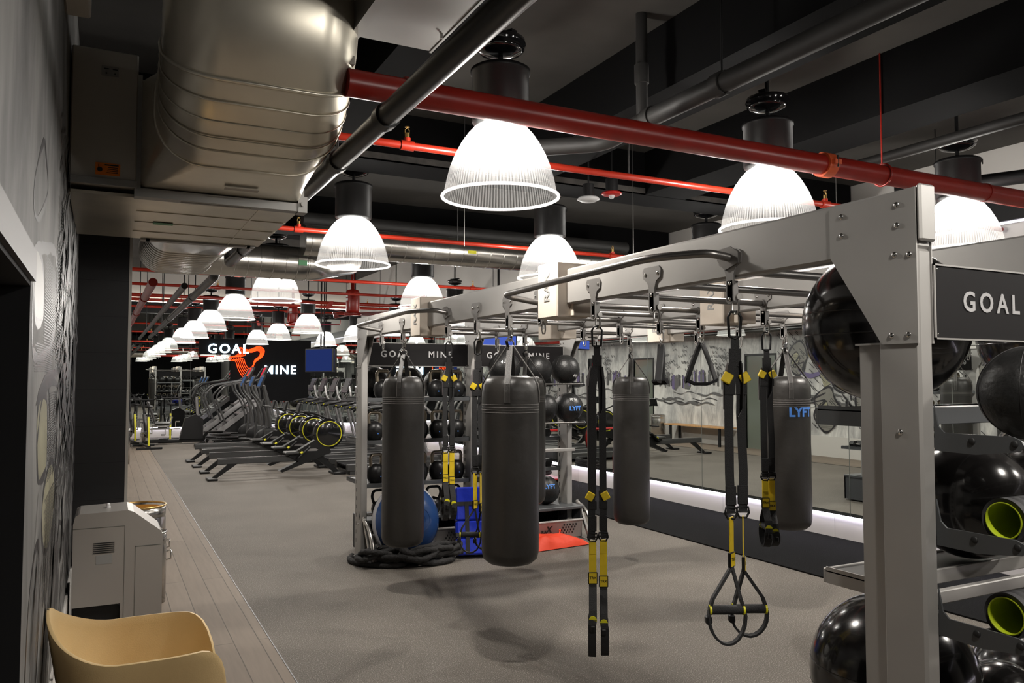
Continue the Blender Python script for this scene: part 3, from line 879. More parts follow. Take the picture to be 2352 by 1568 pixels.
lb.box(-.018, .038, -.143, -.1425, .089, .095, 1); lb.sphere((-.037, -.1425, .07), .011, 8, 6, 1, (1, .1, 1)); lb.box(-.043, -.040, -.1435, -.1425, .08, .093, 1)
obj('warning_label', lb, [M['orangelab'], M['ink']], ah, label='orange warning label with black print')
lb = MB().box(-.04, .03, -.1425, -.141, .50, .545, 0)
for x in (-.03, .005): lb.box(x, x + .02, -.143, -.1425, .53, .535, 1); lb.sphere((x + .01, -.1425, .512), .004, 8, 6, 1, (1, .1, 1))
obj('rating_label', lb, [M['labgrey'], M['ink']], ah, label='small grey rating label')
jb = thing('junction_box', 'small dark grey junction box high on the mural wall', 'electrical box', (-.14, 3.3, 3.02))
obj('housing', MB().rbox(-.03, .06, -.05, .2, 0, .2, .008), M['galvdark'], jb)
obj('conduit', MB().tube(fillet([(.0, .1, .2), (0, .1, .35), (.05, .25, .4), (.2, .5, .3)], .06), .012, 8), M['galvdark'], jb)
cd = thing('flexible_conduit', 'short ribbed metal conduit between the grey box and the duct', 'conduit', (.115, 4.2, 2.95))
m = MB().cyl((0, 0, 0), (.07, 0, 0), .012, n=10)
for k in range(8): m.cyl((.004 + k * .008, 0, 0), (.008 + k * .008, 0, 0), .015, n=10)
obj('conduit_tube', m, M['zinc'], cd)

fd = thing('spiral_duct', 'long horizontal spiral duct with taped joints behind the hanging lamps', 'duct', (2.2, 7.35, 2.88))
m = MB().cyl((-.6, 0, 0), (2.95, 0, 0), .145, n=32)
for k in range(24): ringat(m, (-.55 + k * .15, 0, 0), (1, .05, 0), .146)
f_ = obj('duct_body', m, M['spiral'], fd)
obj('insulation', MB().cyl((-.6, .05, .20), (3.05, .05, .20), .07, n=14), M['drain'], fd, label='dark wrapped pipe lying over the duct')
obj('yellow_tag', MB().box(1.0, 1.09, -.148, -.143, -.03, 0), M['machyel'], f_)

# ================================================================= PIPES
def pipe(name, label, cat, p, q, r, m, extras=None, group=None):
    t = thing(name, label, cat, p, 0, group)
    q = Vector(q) - Vector(p)
    obj('pipe_run', MB().cyl((0, 0, 0), q, r, n=20), m, t)
    return t
def hanger(t, x, y, z, r, top, m=None):
    mb = MB().cyl((x, y, z + r), (x, y, top), .005, n=6)
    mb.tube([(x, y + (r + .008) * cos(a * pi / 10), z + (r + .008) * sin(a * pi / 10)) for a in range(20)], .006, 6, closed=True)
    obj('pipe_hanger', mb, m or M['blk'], t)
ZR = 2.78; YR = 3.07
t = pipe('fire_main_pipe', 'thick red fire main crossing overhead from the duct to the far right', 'pipe', (.83, YR, ZR), (6.5, YR, ZR), .056, M['redpaint'])
obj('collar', MB().cyl((.24, 0, 0), (.26, 0, 0), .064, n=20), M['redpaint'], t); obj('collar', MB().cyl((4.11, 0, 0), (4.13, 0, 0), .06, n=20), M['redpaint'], t)
m = MB().cyl((2.66, 0, 0), (2.73, 0, 0), .068, n=20).box(2.67, 2.72, -.09, .09, -.012, .012)
cp = obj('coupling', m, mat('orange_coupling', (.62, .10, .03), .4), t, label='orange bolted coupling')
obj('coupling_bolt', MB().cyl((2.695, -.085, -.03), (2.695, -.085, .035), .007, n=6).cyl((2.695, .085, -.03), (2.695, .085, .035), .007, n=6), M['chrome'], cp)
hanger(t, 3.16, 0, 0, .056, .72, M['redpaint'])
def sprinkler(x, y, z, t):
    mb = MB().cyl((x, y, z), (x, y, z + .05), .016, n=10)
    s_ = obj('sprinkler_tee', MB().cyl((x - .035, y, z), (x + .035, y, z), .026, n=14).cyl((x, y, z), (x, y, z + .04), .018, n=10), M['redbright'], t)
    mb = MB().cyl((x, y, z + .04), (x, y, z + .065), .013, n=8).tube([(x - .011, y, z + .065), (x - .012, y, z + .08), (x, y, z + .095)], .0025, 6).tube([(x + .011, y, z + .065), (x + .012, y, z + .08), (x, y, z + .095)], .0025, 6).cyl((x, y, z + .095), (x, y, z + .098), .013, n=12)
    obj('sprinkler_head', mb, M['brass'], s_)
for k, (Y, Z, X1, r, lab) in enumerate([(3.84, 2.80, 6.4, .020, 'thin red sprinkler pipe passing just behind the nearest lamps'),
                               (6.42, 2.80, 4.6, .019, 'thin red sprinkler pipe in front of the spiral duct'),
                               (9.75, 2.82, 6.4, .020, 'thin red sprinkler pipe behind the third row of lamps'),
                               (11.6, 2.86, 6.4, .020, 'thin red sprinkler pipe above the fourth row of lamps'),
                               (14.6, 3.0, 6.4, .03, 'red sprinkler pipe beyond the fourth row of lamps'),
                               (17.6, 3.2, 6.4, .03, 'red sprinkler pipe under the far beams'),
                               (20.5, 3.3, 6.4, .03, 'red sprinkler pipe nearest the far wall')]):
    x0 = .95 if Y < 8 else .0
    t = pipe('sprinkler_pipe', lab, 'pipe', (x0, Y, Z), (X1, Y, Z), r, M['redbright'], None, 'red sprinkler pipes')
    for X in (1.36, 4.4):
        if X < X1: sprinkler(X - x0, 0, 0, t)
    for X in (2.75, 5.6):
        if X < X1: obj('hanger_rod', MB().cyl((X - x0, 0, 0), (X - x0, 0, (ZC if Y < 8.6 else ZC2) - Z), .005, n=6), M['drain'], t)
t = pipe('red_pipe_run', 'red pipe running away low along the mural side beyond the column', 'pipe', (.42, 9.0, 2.6), (.42, 23.4, 2.75), .045, M['redpaint'])
for y in (3.5, 9): obj('pipe_hanger', MB().cyl((0, y, .04), (0, y, 1.9 - y * .0104), .006, n=6), M['blk'], t)
for y in (2, 5, 8): obj('collar', MB().cyl((0, y, y * .0104), (0, y + .06, y * .0104), .056, n=16), M['redpaint'], t)
t = thing('black_iron_pipe', 'black pipe running overhead alongside the big duct', 'pipe', (.935, -1.5, 2.6))
for y in (5.1, 12.5, 18): obj('pipe_hanger', MB().cyl((0, y, .04), (0, y, .9 if y < 9 else 1.9), .006, n=6), M['blk'], t)
obj('pipe_run', MB().tube(fillet([(0, 0, 0), (0, 8.72, 0), (0, 8.78, .42), (0, 9.66, .42), (0, 9.72, 0), (0, 22.5, 0)], .08), .043, 20), M['blkpipe'], t)
for y in (3.45, 4.15, 5.4, 7.0, 11, 15, 19): obj('coupling', MB().cyl((0, y + .9, 0), (0, y + .96, 0), .051, n=18), M['blkpipe'], t)
t = pipe('electrical_conduit', 'slim dark conduit running beside the black pipe', 'pipe', (.74, 9.2, 2.6), (.74, 22, 2.6), .035, M['blkpipe'])
for y in (3.5, 9): obj('pipe_hanger', MB().cyl((0, y, .03), (0, y, 1.9), .006, n=6), M['blk'], t)
t = pipe('drain_pipe', 'dark painted drain pipe hanging below the ceiling at upper right', 'pipe', (2.45, 3.3, 2.93), (2.45, -2.5, 2.93), .047, M['drain'])
m = MB().tube(fillet([(0, 0, 0), (0, .35, -.02), (-.3, .6, -.02)], .1), .047, 16).cyl((0, 0, 0), (0, 0, .57), .03, n=14).cyl((0, 0, .2), (0, 0, .3), .038, n=14)
obj('elbow', m, M['drain'], t)
for y in (-.1, -.62): obj('collar', MB().cyl((0, y, 0), (0, y + .06, 0), .056, n=16), M['drain'], t)
hanger(t, 0, -.6, 0, .047, .56); hanger(t, 0, -1.7, 0, .047, .56)
t = pipe('vent_pipe', 'dark grey vent pipe under the slab beyond the drain pipe', 'pipe', (4.62, 3.9, 3.08), (4.62, -2.5, 3.08), .035, M['drain'])
t = pipe('black_service_pipe', 'black pipe crossing in front of the white wall at upper right', 'pipe', (5.2, 3.9, 2.98), (6.4, 2.2, 3.05), .05, M['blk'])
obj('pipe_hanger', MB().tube([(.25 + .07 * cos(a * pi / 10), -.33, .03 + .07 * sin(a * pi / 10)) for a in range(20)], .012, 6, closed=True).cyl((.25, -.33, .1), (.25, -.33, .5), .007, n=6), M['blk'], t)
for k, (x, y, z0, zt) in enumerate([(2.28, 5.2, 2.55, 3.5), (3.62, 5.0, 2.55, 3.5), (5.05, 4.3, 2.7, 3.5)]):
    tag(obj('suspension_wire', MB().cyl((0, 0, 0), (0, 0, zt - z0), .003, n=6), M['zinc'], None, (x, y, z0)), ['thin steel wire hanging left of the nearest big lamp', 'thin steel wire hanging by the white ceiling disc', 'thin steel wire hanging above the rack end'][k], 'wire', 'steel suspension wires')
t = thing('ceiling_speaker', 'white saucer shaped sensor disc below the flaking beam', 'sensor', (3.05, 4.75, 2.88))
obj('disc', MB().lathe([(.0, -.02), (.05, -.017), (.082, 0), (.07, .014), (0, .018)], n=28), M['white'], t)
obj('hanging_rod', MB().cyl((0, 0, .018), (0, 0, .11), .04, n=16).cyl((0, 0, .1), (0, 0, .62), .006, n=6), M['blk'], t)
t = thing('smoke_detector', 'red rimmed strobe detector next to the white disc', 'detector', (3.25, 4.75, 2.93))
obj('base', MB().lathe([(.0, 0), (.06, 0), (.075, .010), (.068, .022), (0, .026)], n=28), M['redpl'], t)
obj('strobe_lens', MB().sphere((0, 0, -.004), .022, 12, 8), M['white'], t)
obj('hanging_rod', MB().cyl((0, 0, .026), (0, 0, .12), .045, n=16).cyl((0, 0, .1), (0, 0, .57), .006, n=6), M['blk'], t)
def fan(x, y, z, rz, label):
    t = thing('ceiling_fan', label, 'fan', (x, y, z), rz, 'red industrial ceiling fans')
    obj('motor_housing', MB().lathe([(.0, 0), (.10, 0), (.115, .03), (.115, .34), (.10, .38), (.03, .40), (.03, .8), (.0, .8)], n=24), M['redpaint'], t)
    obj('warning_stickers', MB().box(-.117, -.112, -.03, .03, .26, .32).box(-.117, -.112, -.03, .03, .2, .24).box(.112, .117, -.03, .03, .2, .24), M['white'], t)
    hub = obj('hub', MB().lathe([(0, -.05), (.14, -.05), (.15, -.02), (.14, 0), (0, 0)], n=24), M['redpaint'], t)
    for k in range(5):
        a = k * 72
        bl = MB().at((0, 0, 0), (0, 0, R(a)))
        bl.prism([(-.06, -.02), (.05, -.035), (.055, -.03), (-.055, -.012)], 'x', .12, 1.05); bl.prism([(-.06, -.02), (.06, -.02), (.09, .09), (.03, .09)], 'x', 1.05, 1.06)
        obj('blade', bl, M['redpaint'], t)
    return t
fan(3.72, 13.2, 2.72, .3, 'red ceiling fan with upturned blade tips above the treadmills')
fan(3.75, 18.2, 2.85, .9, 'second red ceiling fan farther back near the far wall')
# ================================================================= TRAINING RIG
BX = [2.045, 3.12, 4.19]; BWD = .06; ZB0, ZB1 = 1.971, 2.149
RY0, RY1 = 1.465, 7.08
RB = Vector((2.045, 1.465, 0))
rig = thing('training_rig', 'long grey steel training rig with three overhead beams and storage bays at both ends', 'rig', RB)
def rp(name, mb, m, parent=None, **k):
    mb.v = [tuple(Vector(v) - RB) for v in mb.v]
    return obj(name, mb, m, parent or rig, **k)
def bolt(mb, p, d='x', r=.009, mi=1):
    s = {'x': (.45, 1, 1), 'y': (1, .45, 1)}[d]
    mb.sphere(p, r, 10, 6, mi, s)
JY = [3.49, 5.42]
for x in BX:
    for a, b in ((RY0, JY[0] - .10), (JY[0] + .10, JY[1] - .1), (JY[1] + .1, RY1)):
        rp('beam', MB().rbox(x, x + BWD, a, b, ZB0, ZB1, .008), M['steel'])
    for j in JY:
        rp('beam_joint', MB().box(x + .012, x + BWD - .012, j - .1, j + .1, ZB0 + .01, ZB1 - .01), M['steel2'])
    for (ye, sg) in ((RY0, 1), (RY1, -1)):
        rp('end_cap', MB().rbox(x - .004, x + BWD + .004, ye - (.016 if sg > 0 else 0), ye + (0 if sg > 0 else .016), ZB0 + .02, ZB1 + .006, .006), M['steel'])
        yp0, yp1 = (ye, ye + .135) if sg > 0 else (ye - .135, ye)
        p = MB().rbox(x, x + BWD, yp0, yp1, .012, ZB0, .008); p.box(x - .03, x + BWD + .03, yp0 - .02, yp1 + .02, 0, .012)
        bolt(p, (x - .001, (yp0 + yp1) / 2, 1.445)); bolt(p, (x - .001, (yp0 + yp1) / 2, .3)); bolt(p, (x - .02, yp0 - .005, .016)); bolt(p, (x - .02, yp1 + .005, .016))
        rp('post', p, [M['steel'], M['chrome']])
        for side in (-1, 1):
            xx = x - .005 if side < 0 else x + BWD
            g = MB()
            P = [(ye, ZB1 - .002), (ye, 1.70), (ye + sg * .118, 1.70), (ye + sg * .30, ZB0 + .01), (ye + sg * .30, ZB1 - .012)]
            g.prism(P, 'x', xx, xx + .005)
            for (dy, zz) in [(.06, 2.105), (.06, 2.045), (.255, 2.105), (.255, 2.045), (.07, 1.96), (.022, 1.955), (.03, 1.725), (.085, 1.725)]:
                bolt(g, (x - .006 if side < 0 else x + BWD + .006, ye + sg * dy, zz))
            rp('gusset_plate', g, [M['steel'], M['chrome']])
        # slotted upright behind the post
        y0, y1 = (yp1, yp1 + .075) if sg > 0 else (yp0 - 0, yp0)
        if sg < 0: y0, y1 = ye, ye + .075
        u = MB().box(x + .012, x + BWD - .012, y0, y1, .01, 1.70)
        z = .12
        while z < 1.66:
            for xo in ((x + BWD - .0125,) if sg > 0 else (x + .0115, x + BWD - .0125)): u.box(xo, xo + .001, y0 + .025, y0 + .045, z, z + .035, 1)
            z += .075
        u.box(x + .004, x + BWD - .004, y0 - .01, y1 + .01, 1.70, 1.706)
        rp('slotted_upright', u, [M['steel'], M['ink']])
BY = [2.22, 2.69, 3.14, 3.66, 4.04, 4.48, 4.95, 5.86, 6.39]
for y in BY:
    for i in (0, 1):
        x0, x1 = BX[i] + BWD, BX[i + 1]
        rp('crossbar', MB().cyl((x0, y, 2.0), (x1, y, 2.0), .016, n=14).cyl((x0, y, 2.0), (x0 + .02, y, 2.0), .022, n=14).cyl((x1 - .02, y, 2.0), (x1, y, 2.0), .022, n=14), M['bar'])
def bracket(x, y, side):
    # flat T plate bolted to the side of a beam, with a shackle below
    s = side
    xf = x - .006 if s < 0 else x + BWD
    P = [(-.062, .045), (-.05, .06), (.05, .06), (.062, .045), (.056, .012), (.03, -.002), (.02, -.03), (.02, -.125), (.01, -.135), (-.01, -.135), (-.02, -.125), (-.02, -.03), (-.03, -.002), (-.056, .012)]
    m = MB().prism([(y + a, 2.01 + b) for a, b in P], 'x', xf, xf + .006)
    for a, b in ((-.042, .03), (.042, .03), (0, -.06), (0, -.118)):
        bolt(m, (xf - .001 if s < 0 else xf + .007, y + a, 2.01 + b), r=.008)
    xm = xf + (.022 if s < 0 else -.022)
    m.box(min(xf, xm), max(xf, xm) + .006, y - .014, y + .014, 1.885, 1.96, 0)
    o = rp('bracket', m, [M['bracket'], M['chrome']])
    k = MB(); xc = xm + .004
    k.cyl((xc, y - .022, 1.90), (xc, y + .022, 1.90), .012, n=10)
    k.tube([(xc, y - .016, 1.90), (xc, y - .018, 1.855), (xc, y - .010, 1.838), (xc, y + .010, 1.838), (xc, y + .018, 1.855), (xc, y + .016, 1.90)], .0045, 6)
    k.v = [tuple(Vector(v) - RB) for v in k.v]
    obj('shackle', k, M['zinc'], o)
for i, x in enumerate(BX):
    for y in BY: bracket(x, y, -1)
for (y0, y1) in ((2.22, 3.66), (4.95, 6.39)):
    m = MB().tube(fillet([(2.04, y0, 2.045), (1.96, y0 + .02, 2.06), (1.84, y0 + .22, 2.06), (1.84, y1 + .05, 2.035), (2.04, y1, 2.0)], .09, 6), .0155, 14)
    m.prism([(y0 - .05, 2.02), (y0 - .05, 2.06), (y0 - .01, 2.085), (y0 + .05, 2.08), (y0 + .06, 2.04), (y0 + .02, 2.0)], 'x', 2.033, 2.039)
    rp('pull_up_handle', m, M['bar'])
# beige board wraps at the beam joints
for i, x in enumerate(BX):
    for j, y in enumerate(JY):
        m = MB().rbox(-.055, BWD + .07, -.10, .10, -.065, .215, .006, 0)
        m.rbox(.02, BWD + .1, -.13, -.1, -.06, .11, .004, 0)
        where = ['on the beam nearest the mural wall', 'on the middle beam', 'on the beam nearest the mirrors'][i]
        w = thing('board_wrap', 'beige board box wrapped round the %s joint %s' % (['nearer', 'farther'][j], where), 'box', (x, y, ZB0), 0, 'beige boxes on the rig beams')
        o = obj('box_shell', m, [M['foampad'], M['seam']], w)
        tm = MB(); text_mb(tm, 'RAX', .075, lambda a, b, c: (-.0565 - c, b * 1.0, .09 + a), .0006, .001)
        obj('printed_mark', tm, M['labgrey'], w)

# ---- bays: trays, arms, signs
def sign(x0, x1, y, z0=1.712, z1=1.93):
    m = MB().box(x0, x1, y - .012, y + .012, z0, z1, 0)
    for a in ((x0, x1, z1 - .005, z1), (x0, x1, z0, z0 + .005)): m.box(a[0], a[1], y - .016, y + .012, a[2], a[3], 1)
    for a in ((x0, x0 + .006), (x1 - .006, x1)): m.box(a[0], a[1], y - .016, y + .012, z0, z1, 1)
    for a in (x0 + .015, x1 - .015):
        for zz in (z0 + .015, z1 - .015): m.sphere((a, y - .013, zz), .004, 8, 5, 2, (1, .5, 1))
    s = rp('sign_panel', m, [M['sign'], M['steel'], M['chrome']])
    t = MB(); t2 = MB()
    text_mb(t, 'GOAL', .083, lambda a, b, c: (x0 + .27 + a, y - .0135 - c, (z0 + z1) / 2 + b + .003), .0008, .0016, 1.42)
    text_mb(t2, 'MINE', .083, lambda a, b, c: (x1 - .29 + a, y - .0135 - c, (z0 + z1) / 2 + b + .003), .0008, .0016, 1.42)
    t.v = [tuple(Vector(v) - RB) for v in t.v]
    t2.v = [tuple(Vector(v) - RB) for v in t2.v]
    obj('sign_lettering', t, M['signtxt'], s); obj('sign_lettering', t2, M['signtxt'], s)
BAYS = [(BX[0] + BWD, BX[1]), (BX[1] + BWD, BX[2])]
for (x0, x1) in BAYS:
    sign(x0 + .003, x1 - .003, 1.475); sign(x0 + .003, x1 - .003, 7.02)
def tray(x0, x1, y0, y1, z, lip=.03, m='steel2', front=-1):
    t = MB().box(x0, x1, y0, y1, z - .004, z, 1)
    t.rbox(x0, x1, y0 - .012, y0, z - lip, z + .006, .002); t.rbox(x0, x1, y1, y1 + .012, z - lip, z + .006, .002)
    for x in (x0, x1 - .004):
        t.prism([(y0, z - lip), (y1, z - lip), (y1, z + .012), (y0, z + .012)], 'x', x, x + .004)
    rp('shelf', t, [M[m], M['vinylgrey']])
for z in (1.418, 1.035, .645): tray(BX[0] + BWD, BX[1] - .002, 7.0 - .015, 7.62, z)
tray(BX[1] + BWD, BX[2], 7.10, 7.5, 1.0); tray(BX[1] + BWD, BX[2], 7.10, 7.5, .69)
tray(2.092, BX[1] - .01, 1.685, 1.87, 1.500, .05); tray(BX[1] + BWD, BX[2], 1.685, 1.87, 1.505, .05)
tray(2.092, BX[1] - .01, 1.685, 1.85, .98, .04, 'steel'); tray(BX[1] + BWD, BX[2], 1.685, 1.85, .98, .04, 'steel')
tray(BX[0] + BWD, BX[1] - .01, 1.685, 1.99, .29, .05)
def arms(x0, x1, ypost, z, reach=.24, flat=False):
    # two side arms carrying chrome rods in front of the posts
    y = ypost
    for x in (x0, x1 - .006):
        P = [(y, z + .095), (y - .012, z + .035), (y - .03, z + .018), (y - reach + .02, z + .018), (y - reach, z + .01), (y - reach - .008, z - .004), (y - reach + .006, z - .02), (y - .12, z - .036), (y, z - .034)]
        m = MB().prism(P, 'x', x, x + .006)
        for yy in (y - .11, y - reach + .016): m.sphere((x - .001, yy, z), .010, 10, 6, 1, (.4, 1, 1)); m.sphere((x + .007, yy, z), .010, 10, 6, 1, (.4, 1, 1))
        rp('shelf_arm', m, [M['steel2'], M['ink']])
    for yy in (y - reach + .016, y - .11):
        rp('shelf_rod', MB().cyl((x0, yy, z), (x1, yy, z), .0075, n=12), M['bar'])
for z in (1.43, 1.165, .915): arms(BX[0] + BWD - .006, BX[1], 1.465, z)
for z in (1.545, 1.165): arms(BX[1] + BWD - .006, BX[2] + .066, 6.945, z, .24)
rp('shelf_rail', MB().rbox(BX[1] + BWD, BX[2] + .02, 6.82, 6.86, .875, .905, .003), M['steel'])
rp('shelf_rail', MB().rbox(BX[0] + BWD, BX[1], 1.60, 1.625, .905, .945, .003), M['steel'])
# base boxes under the far bays, with mark and slots
for k, (x0, x1) in enumerate(BAYS):
    a, b = (x0, x1) if k == 0 else (x0 - .01, x1 + .09)
    y0, y1 = (6.96, 7.4) if k == 0 else (6.80, 7.40)
    m = MB()
    m.rbox(a, b, y0 - .02, y1, .305, .335, .004, 0)
    m.box(a + .005, b - .01, y1 - .02, y1, .02, .305, 0); m.box(a + .005, a + .02, y0, y1, .02, .305, 0); m.box(b - .025, b - .01, y0, y1, .02, .305, 0)
    m.box(a + .02, b - .025, y0 + .02, y1 - .02, .02, .03, 2)
    rp('base_locker', m, [M['steel2'], M['chrome'], M['blk']])
    f = MB().prism([(y0 - .03, .205), (y0, .03), (y0 + .012, .03), (y0 - .016, .205)], 'x', a + .01, b - .02, 0); f.rbox(a, b - .006, y0 - .045, y0 - .005, .195, .21, .003, 0)
    for q in range(5):
        for w in range(4):
            f.box(b - .27 + q * .034 + w * .012, b - .262 + q * .034 + w * .012, y0 - .03 + .006 * (3 - w) - .006, y0 - .0 + .006 * (3 - w) - .006, .075 + w * .026, .092 + w * .026, 1)
    fp = rp('locker_front', f, [M['steel'], M['ink']])
    if k == 1:
        t = MB(); text_mb(t, 'RA', .045, lambda p, q, c: (a + .655 + p, y0 - .022 - c, .105 + q), .0008, .0015, 1.0)
        text_mb(t, 'X', .085, lambda p, q, c: (a + .712 + p + q * .2, y0 - .022 - c, .125 + q), .0008, .003, 1.0)
        t.v = [tuple(Vector(v) - RB) for v in t.v]; obj('printed_mark', t, M['ink'], fp)
# curved grab tubes with flat plates at the foot of the far outer posts
for x in (BX[0] + .025, BX[2] + BWD + .045):
    m = MB().tube([(x, 6.93, .36)] + arc((6.93, .05), .29, 95, 180, 10, 'yz', x)[0:] , .018, 12)
    m.box(x - .004, x + .004, 6.64, 6.94, 0, .012)
    m.prism([(6.90, .36), (6.93, .36), (6.70, .01), (6.66, .01)], 'x', x - .012, x + .012)
    rp('grab_tube', m, M['zinc'])

# ================================================================= PUNCHING BAGS
def bag(x, y, length, label, text=False, rz=0.):
    zt = 1.615; r = .162; zb = zt - length
    t = thing('punching_bag', label, 'punching bag', (x, y, zb), rz, 'punching bags hanging from the rig')
    L = length
    prof = [(0, 0), (.07, .002), (.125, .012), (.152, .035), (r, .075), (r * 1.005, .2)]
    for k in range(1, 8): prof.append((r * (1 + .006 * sin(k * 2.1)), .2 + (L - .42) * k / 8))
    prof += [(r, L - .21), (r + .001, L - .14), (r * .995, L - .09), (r * .96, L - .05), (r * .86, L - .018), (r * .62, L), (r * .3, L - .012), (0, L - .02)]
    mb = MB(); n = 44
    vs = []; 
    for (rr, z) in prof:
        for i in range(n):
            a = 2 * pi * i / n
            pk = 1 + (.012 * sin(a * 13) if z > L - .10 and rr < r * .99 and rr > .02 else 0)
            vs.append((rr * pk * cos(a), rr * pk * sin(a), z))
    fs = [(j * n + i, j * n + (i + 1) % n, (j + 1) * n + (i + 1) % n, (j + 1) * n + i) for j in range(len(prof) - 1) for i in range(n)]
    mb._add(vs, fs, 0, True)
    obj('bag_body', mb, M['leather'], t)
    s = MB()
    for dz in (-.205, -.19, -.175, -.16): ringat(s, (0, 0, L + dz), (0, 0, 1), r + .0012, .0012)
    s.tube([(0, 0, 0)] and [((r + .0012) * cos(2.3), (r + .0012) * sin(2.3), .08 + k * (L - .3) / 10) for k in range(11)], .0010, 4)
    obj('stitching', s, M['stitch'], t)
    for k in range(4):
        a = R(45 + 90 * k + 12); d = Vector((cos(a), sin(a), 0)); w = Vector((-sin(a), cos(a), 0))
        pts = [d * (r + .0025) + Vector((0, 0, L - .15)), d * (r + .003) + Vector((0, 0, L - .09)), d * (r * .96 + .003) + Vector((0, 0, L - .045)), d * (r * .80) + Vector((0, 0, L + .005)), d * (r * .40) + Vector((0, 0, L + .10)), d * .018 + Vector((0, 0, L + .17))]
        st = obj('hanging_strap', MB().strap(pts, w, .034, .004), M['leatherstrap'], t)
        e = MB()
        for o in (-.012, .012): e.tube([p + w * o + d * .0025 + Vector((0, 0, .002 if i > 2 else 0)) for i, p in enumerate(pts)], .0008, 4)
        obj('stitching', e, M['stitch'], st)
    h = MB(); z0 = L + .165
    h.tube([(.022 * cos(q * pi / 8), 0, z0 + .02 + .022 * sin(q * pi / 8)) for q in range(16)], .005, 8, closed=True)
    h.tube([(0, .018 * cos(q * pi / 8), z0 + .055 + .02 * sin(q * pi / 8)) for q in range(16)], .0045, 8, closed=True)
    h.cyl((0, 0, z0 + .07), (0, 0, z0 + .095), .012, n=10)
    top = 1.845 - zb
    h.tube([(.012, 0, z0 + .09), (.014, 0, top - .005), (0, 0, top + .005), (-.014, 0, top - .005), (-.012, 0, z0 + .09)], .004, 6)
    obj('swivel_hook', h, M['chrome'], t)
    obj('safety_strap', MB().strap([(.0, -.02, top - .01), (-.02, -.03, z0 + .06), (-.05, -.05, z0 + .03), (-.03, -.03, z0 + .0)], (1, 0, 0), .02), M['webbing'], t)
    if text:
        tm = MB(); aim = R(-135) + .66 - rz
        def wrap(a, b, c):
            g = aim + a / (r + .002); rr = r + .0025 + c
            return (rr * cos(g), rr * sin(g), L - .245 + b)
        text_mb(tm, 'LYFT', .085, wrap, .0006, .003, 1.0)
        obj('printed_logo', tm, M['lyft'], t, label='light blue printed word on the bag')
    return t
HX = [b + .015 for b in BX]
bag(HX[0], 5.86, 1.30, 'long black punching bag hanging in front of the blue half ball and kettlebells')
bag(HX[0], 4.04, 1.06, 'widest looking black punching bag hanging in front of the orange cloth bag')
bag(HX[1], 5.86, 1.06, 'black punching bag mostly hidden behind the widest looking one')
bag(HX[2], 5.86, 1.31, 'long black punching bag hanging before the mirror beside the red sled handles')
bag(HX[2], 4.04, 1.05, 'black punching bag with blue printed letters hanging before the mirror', True)

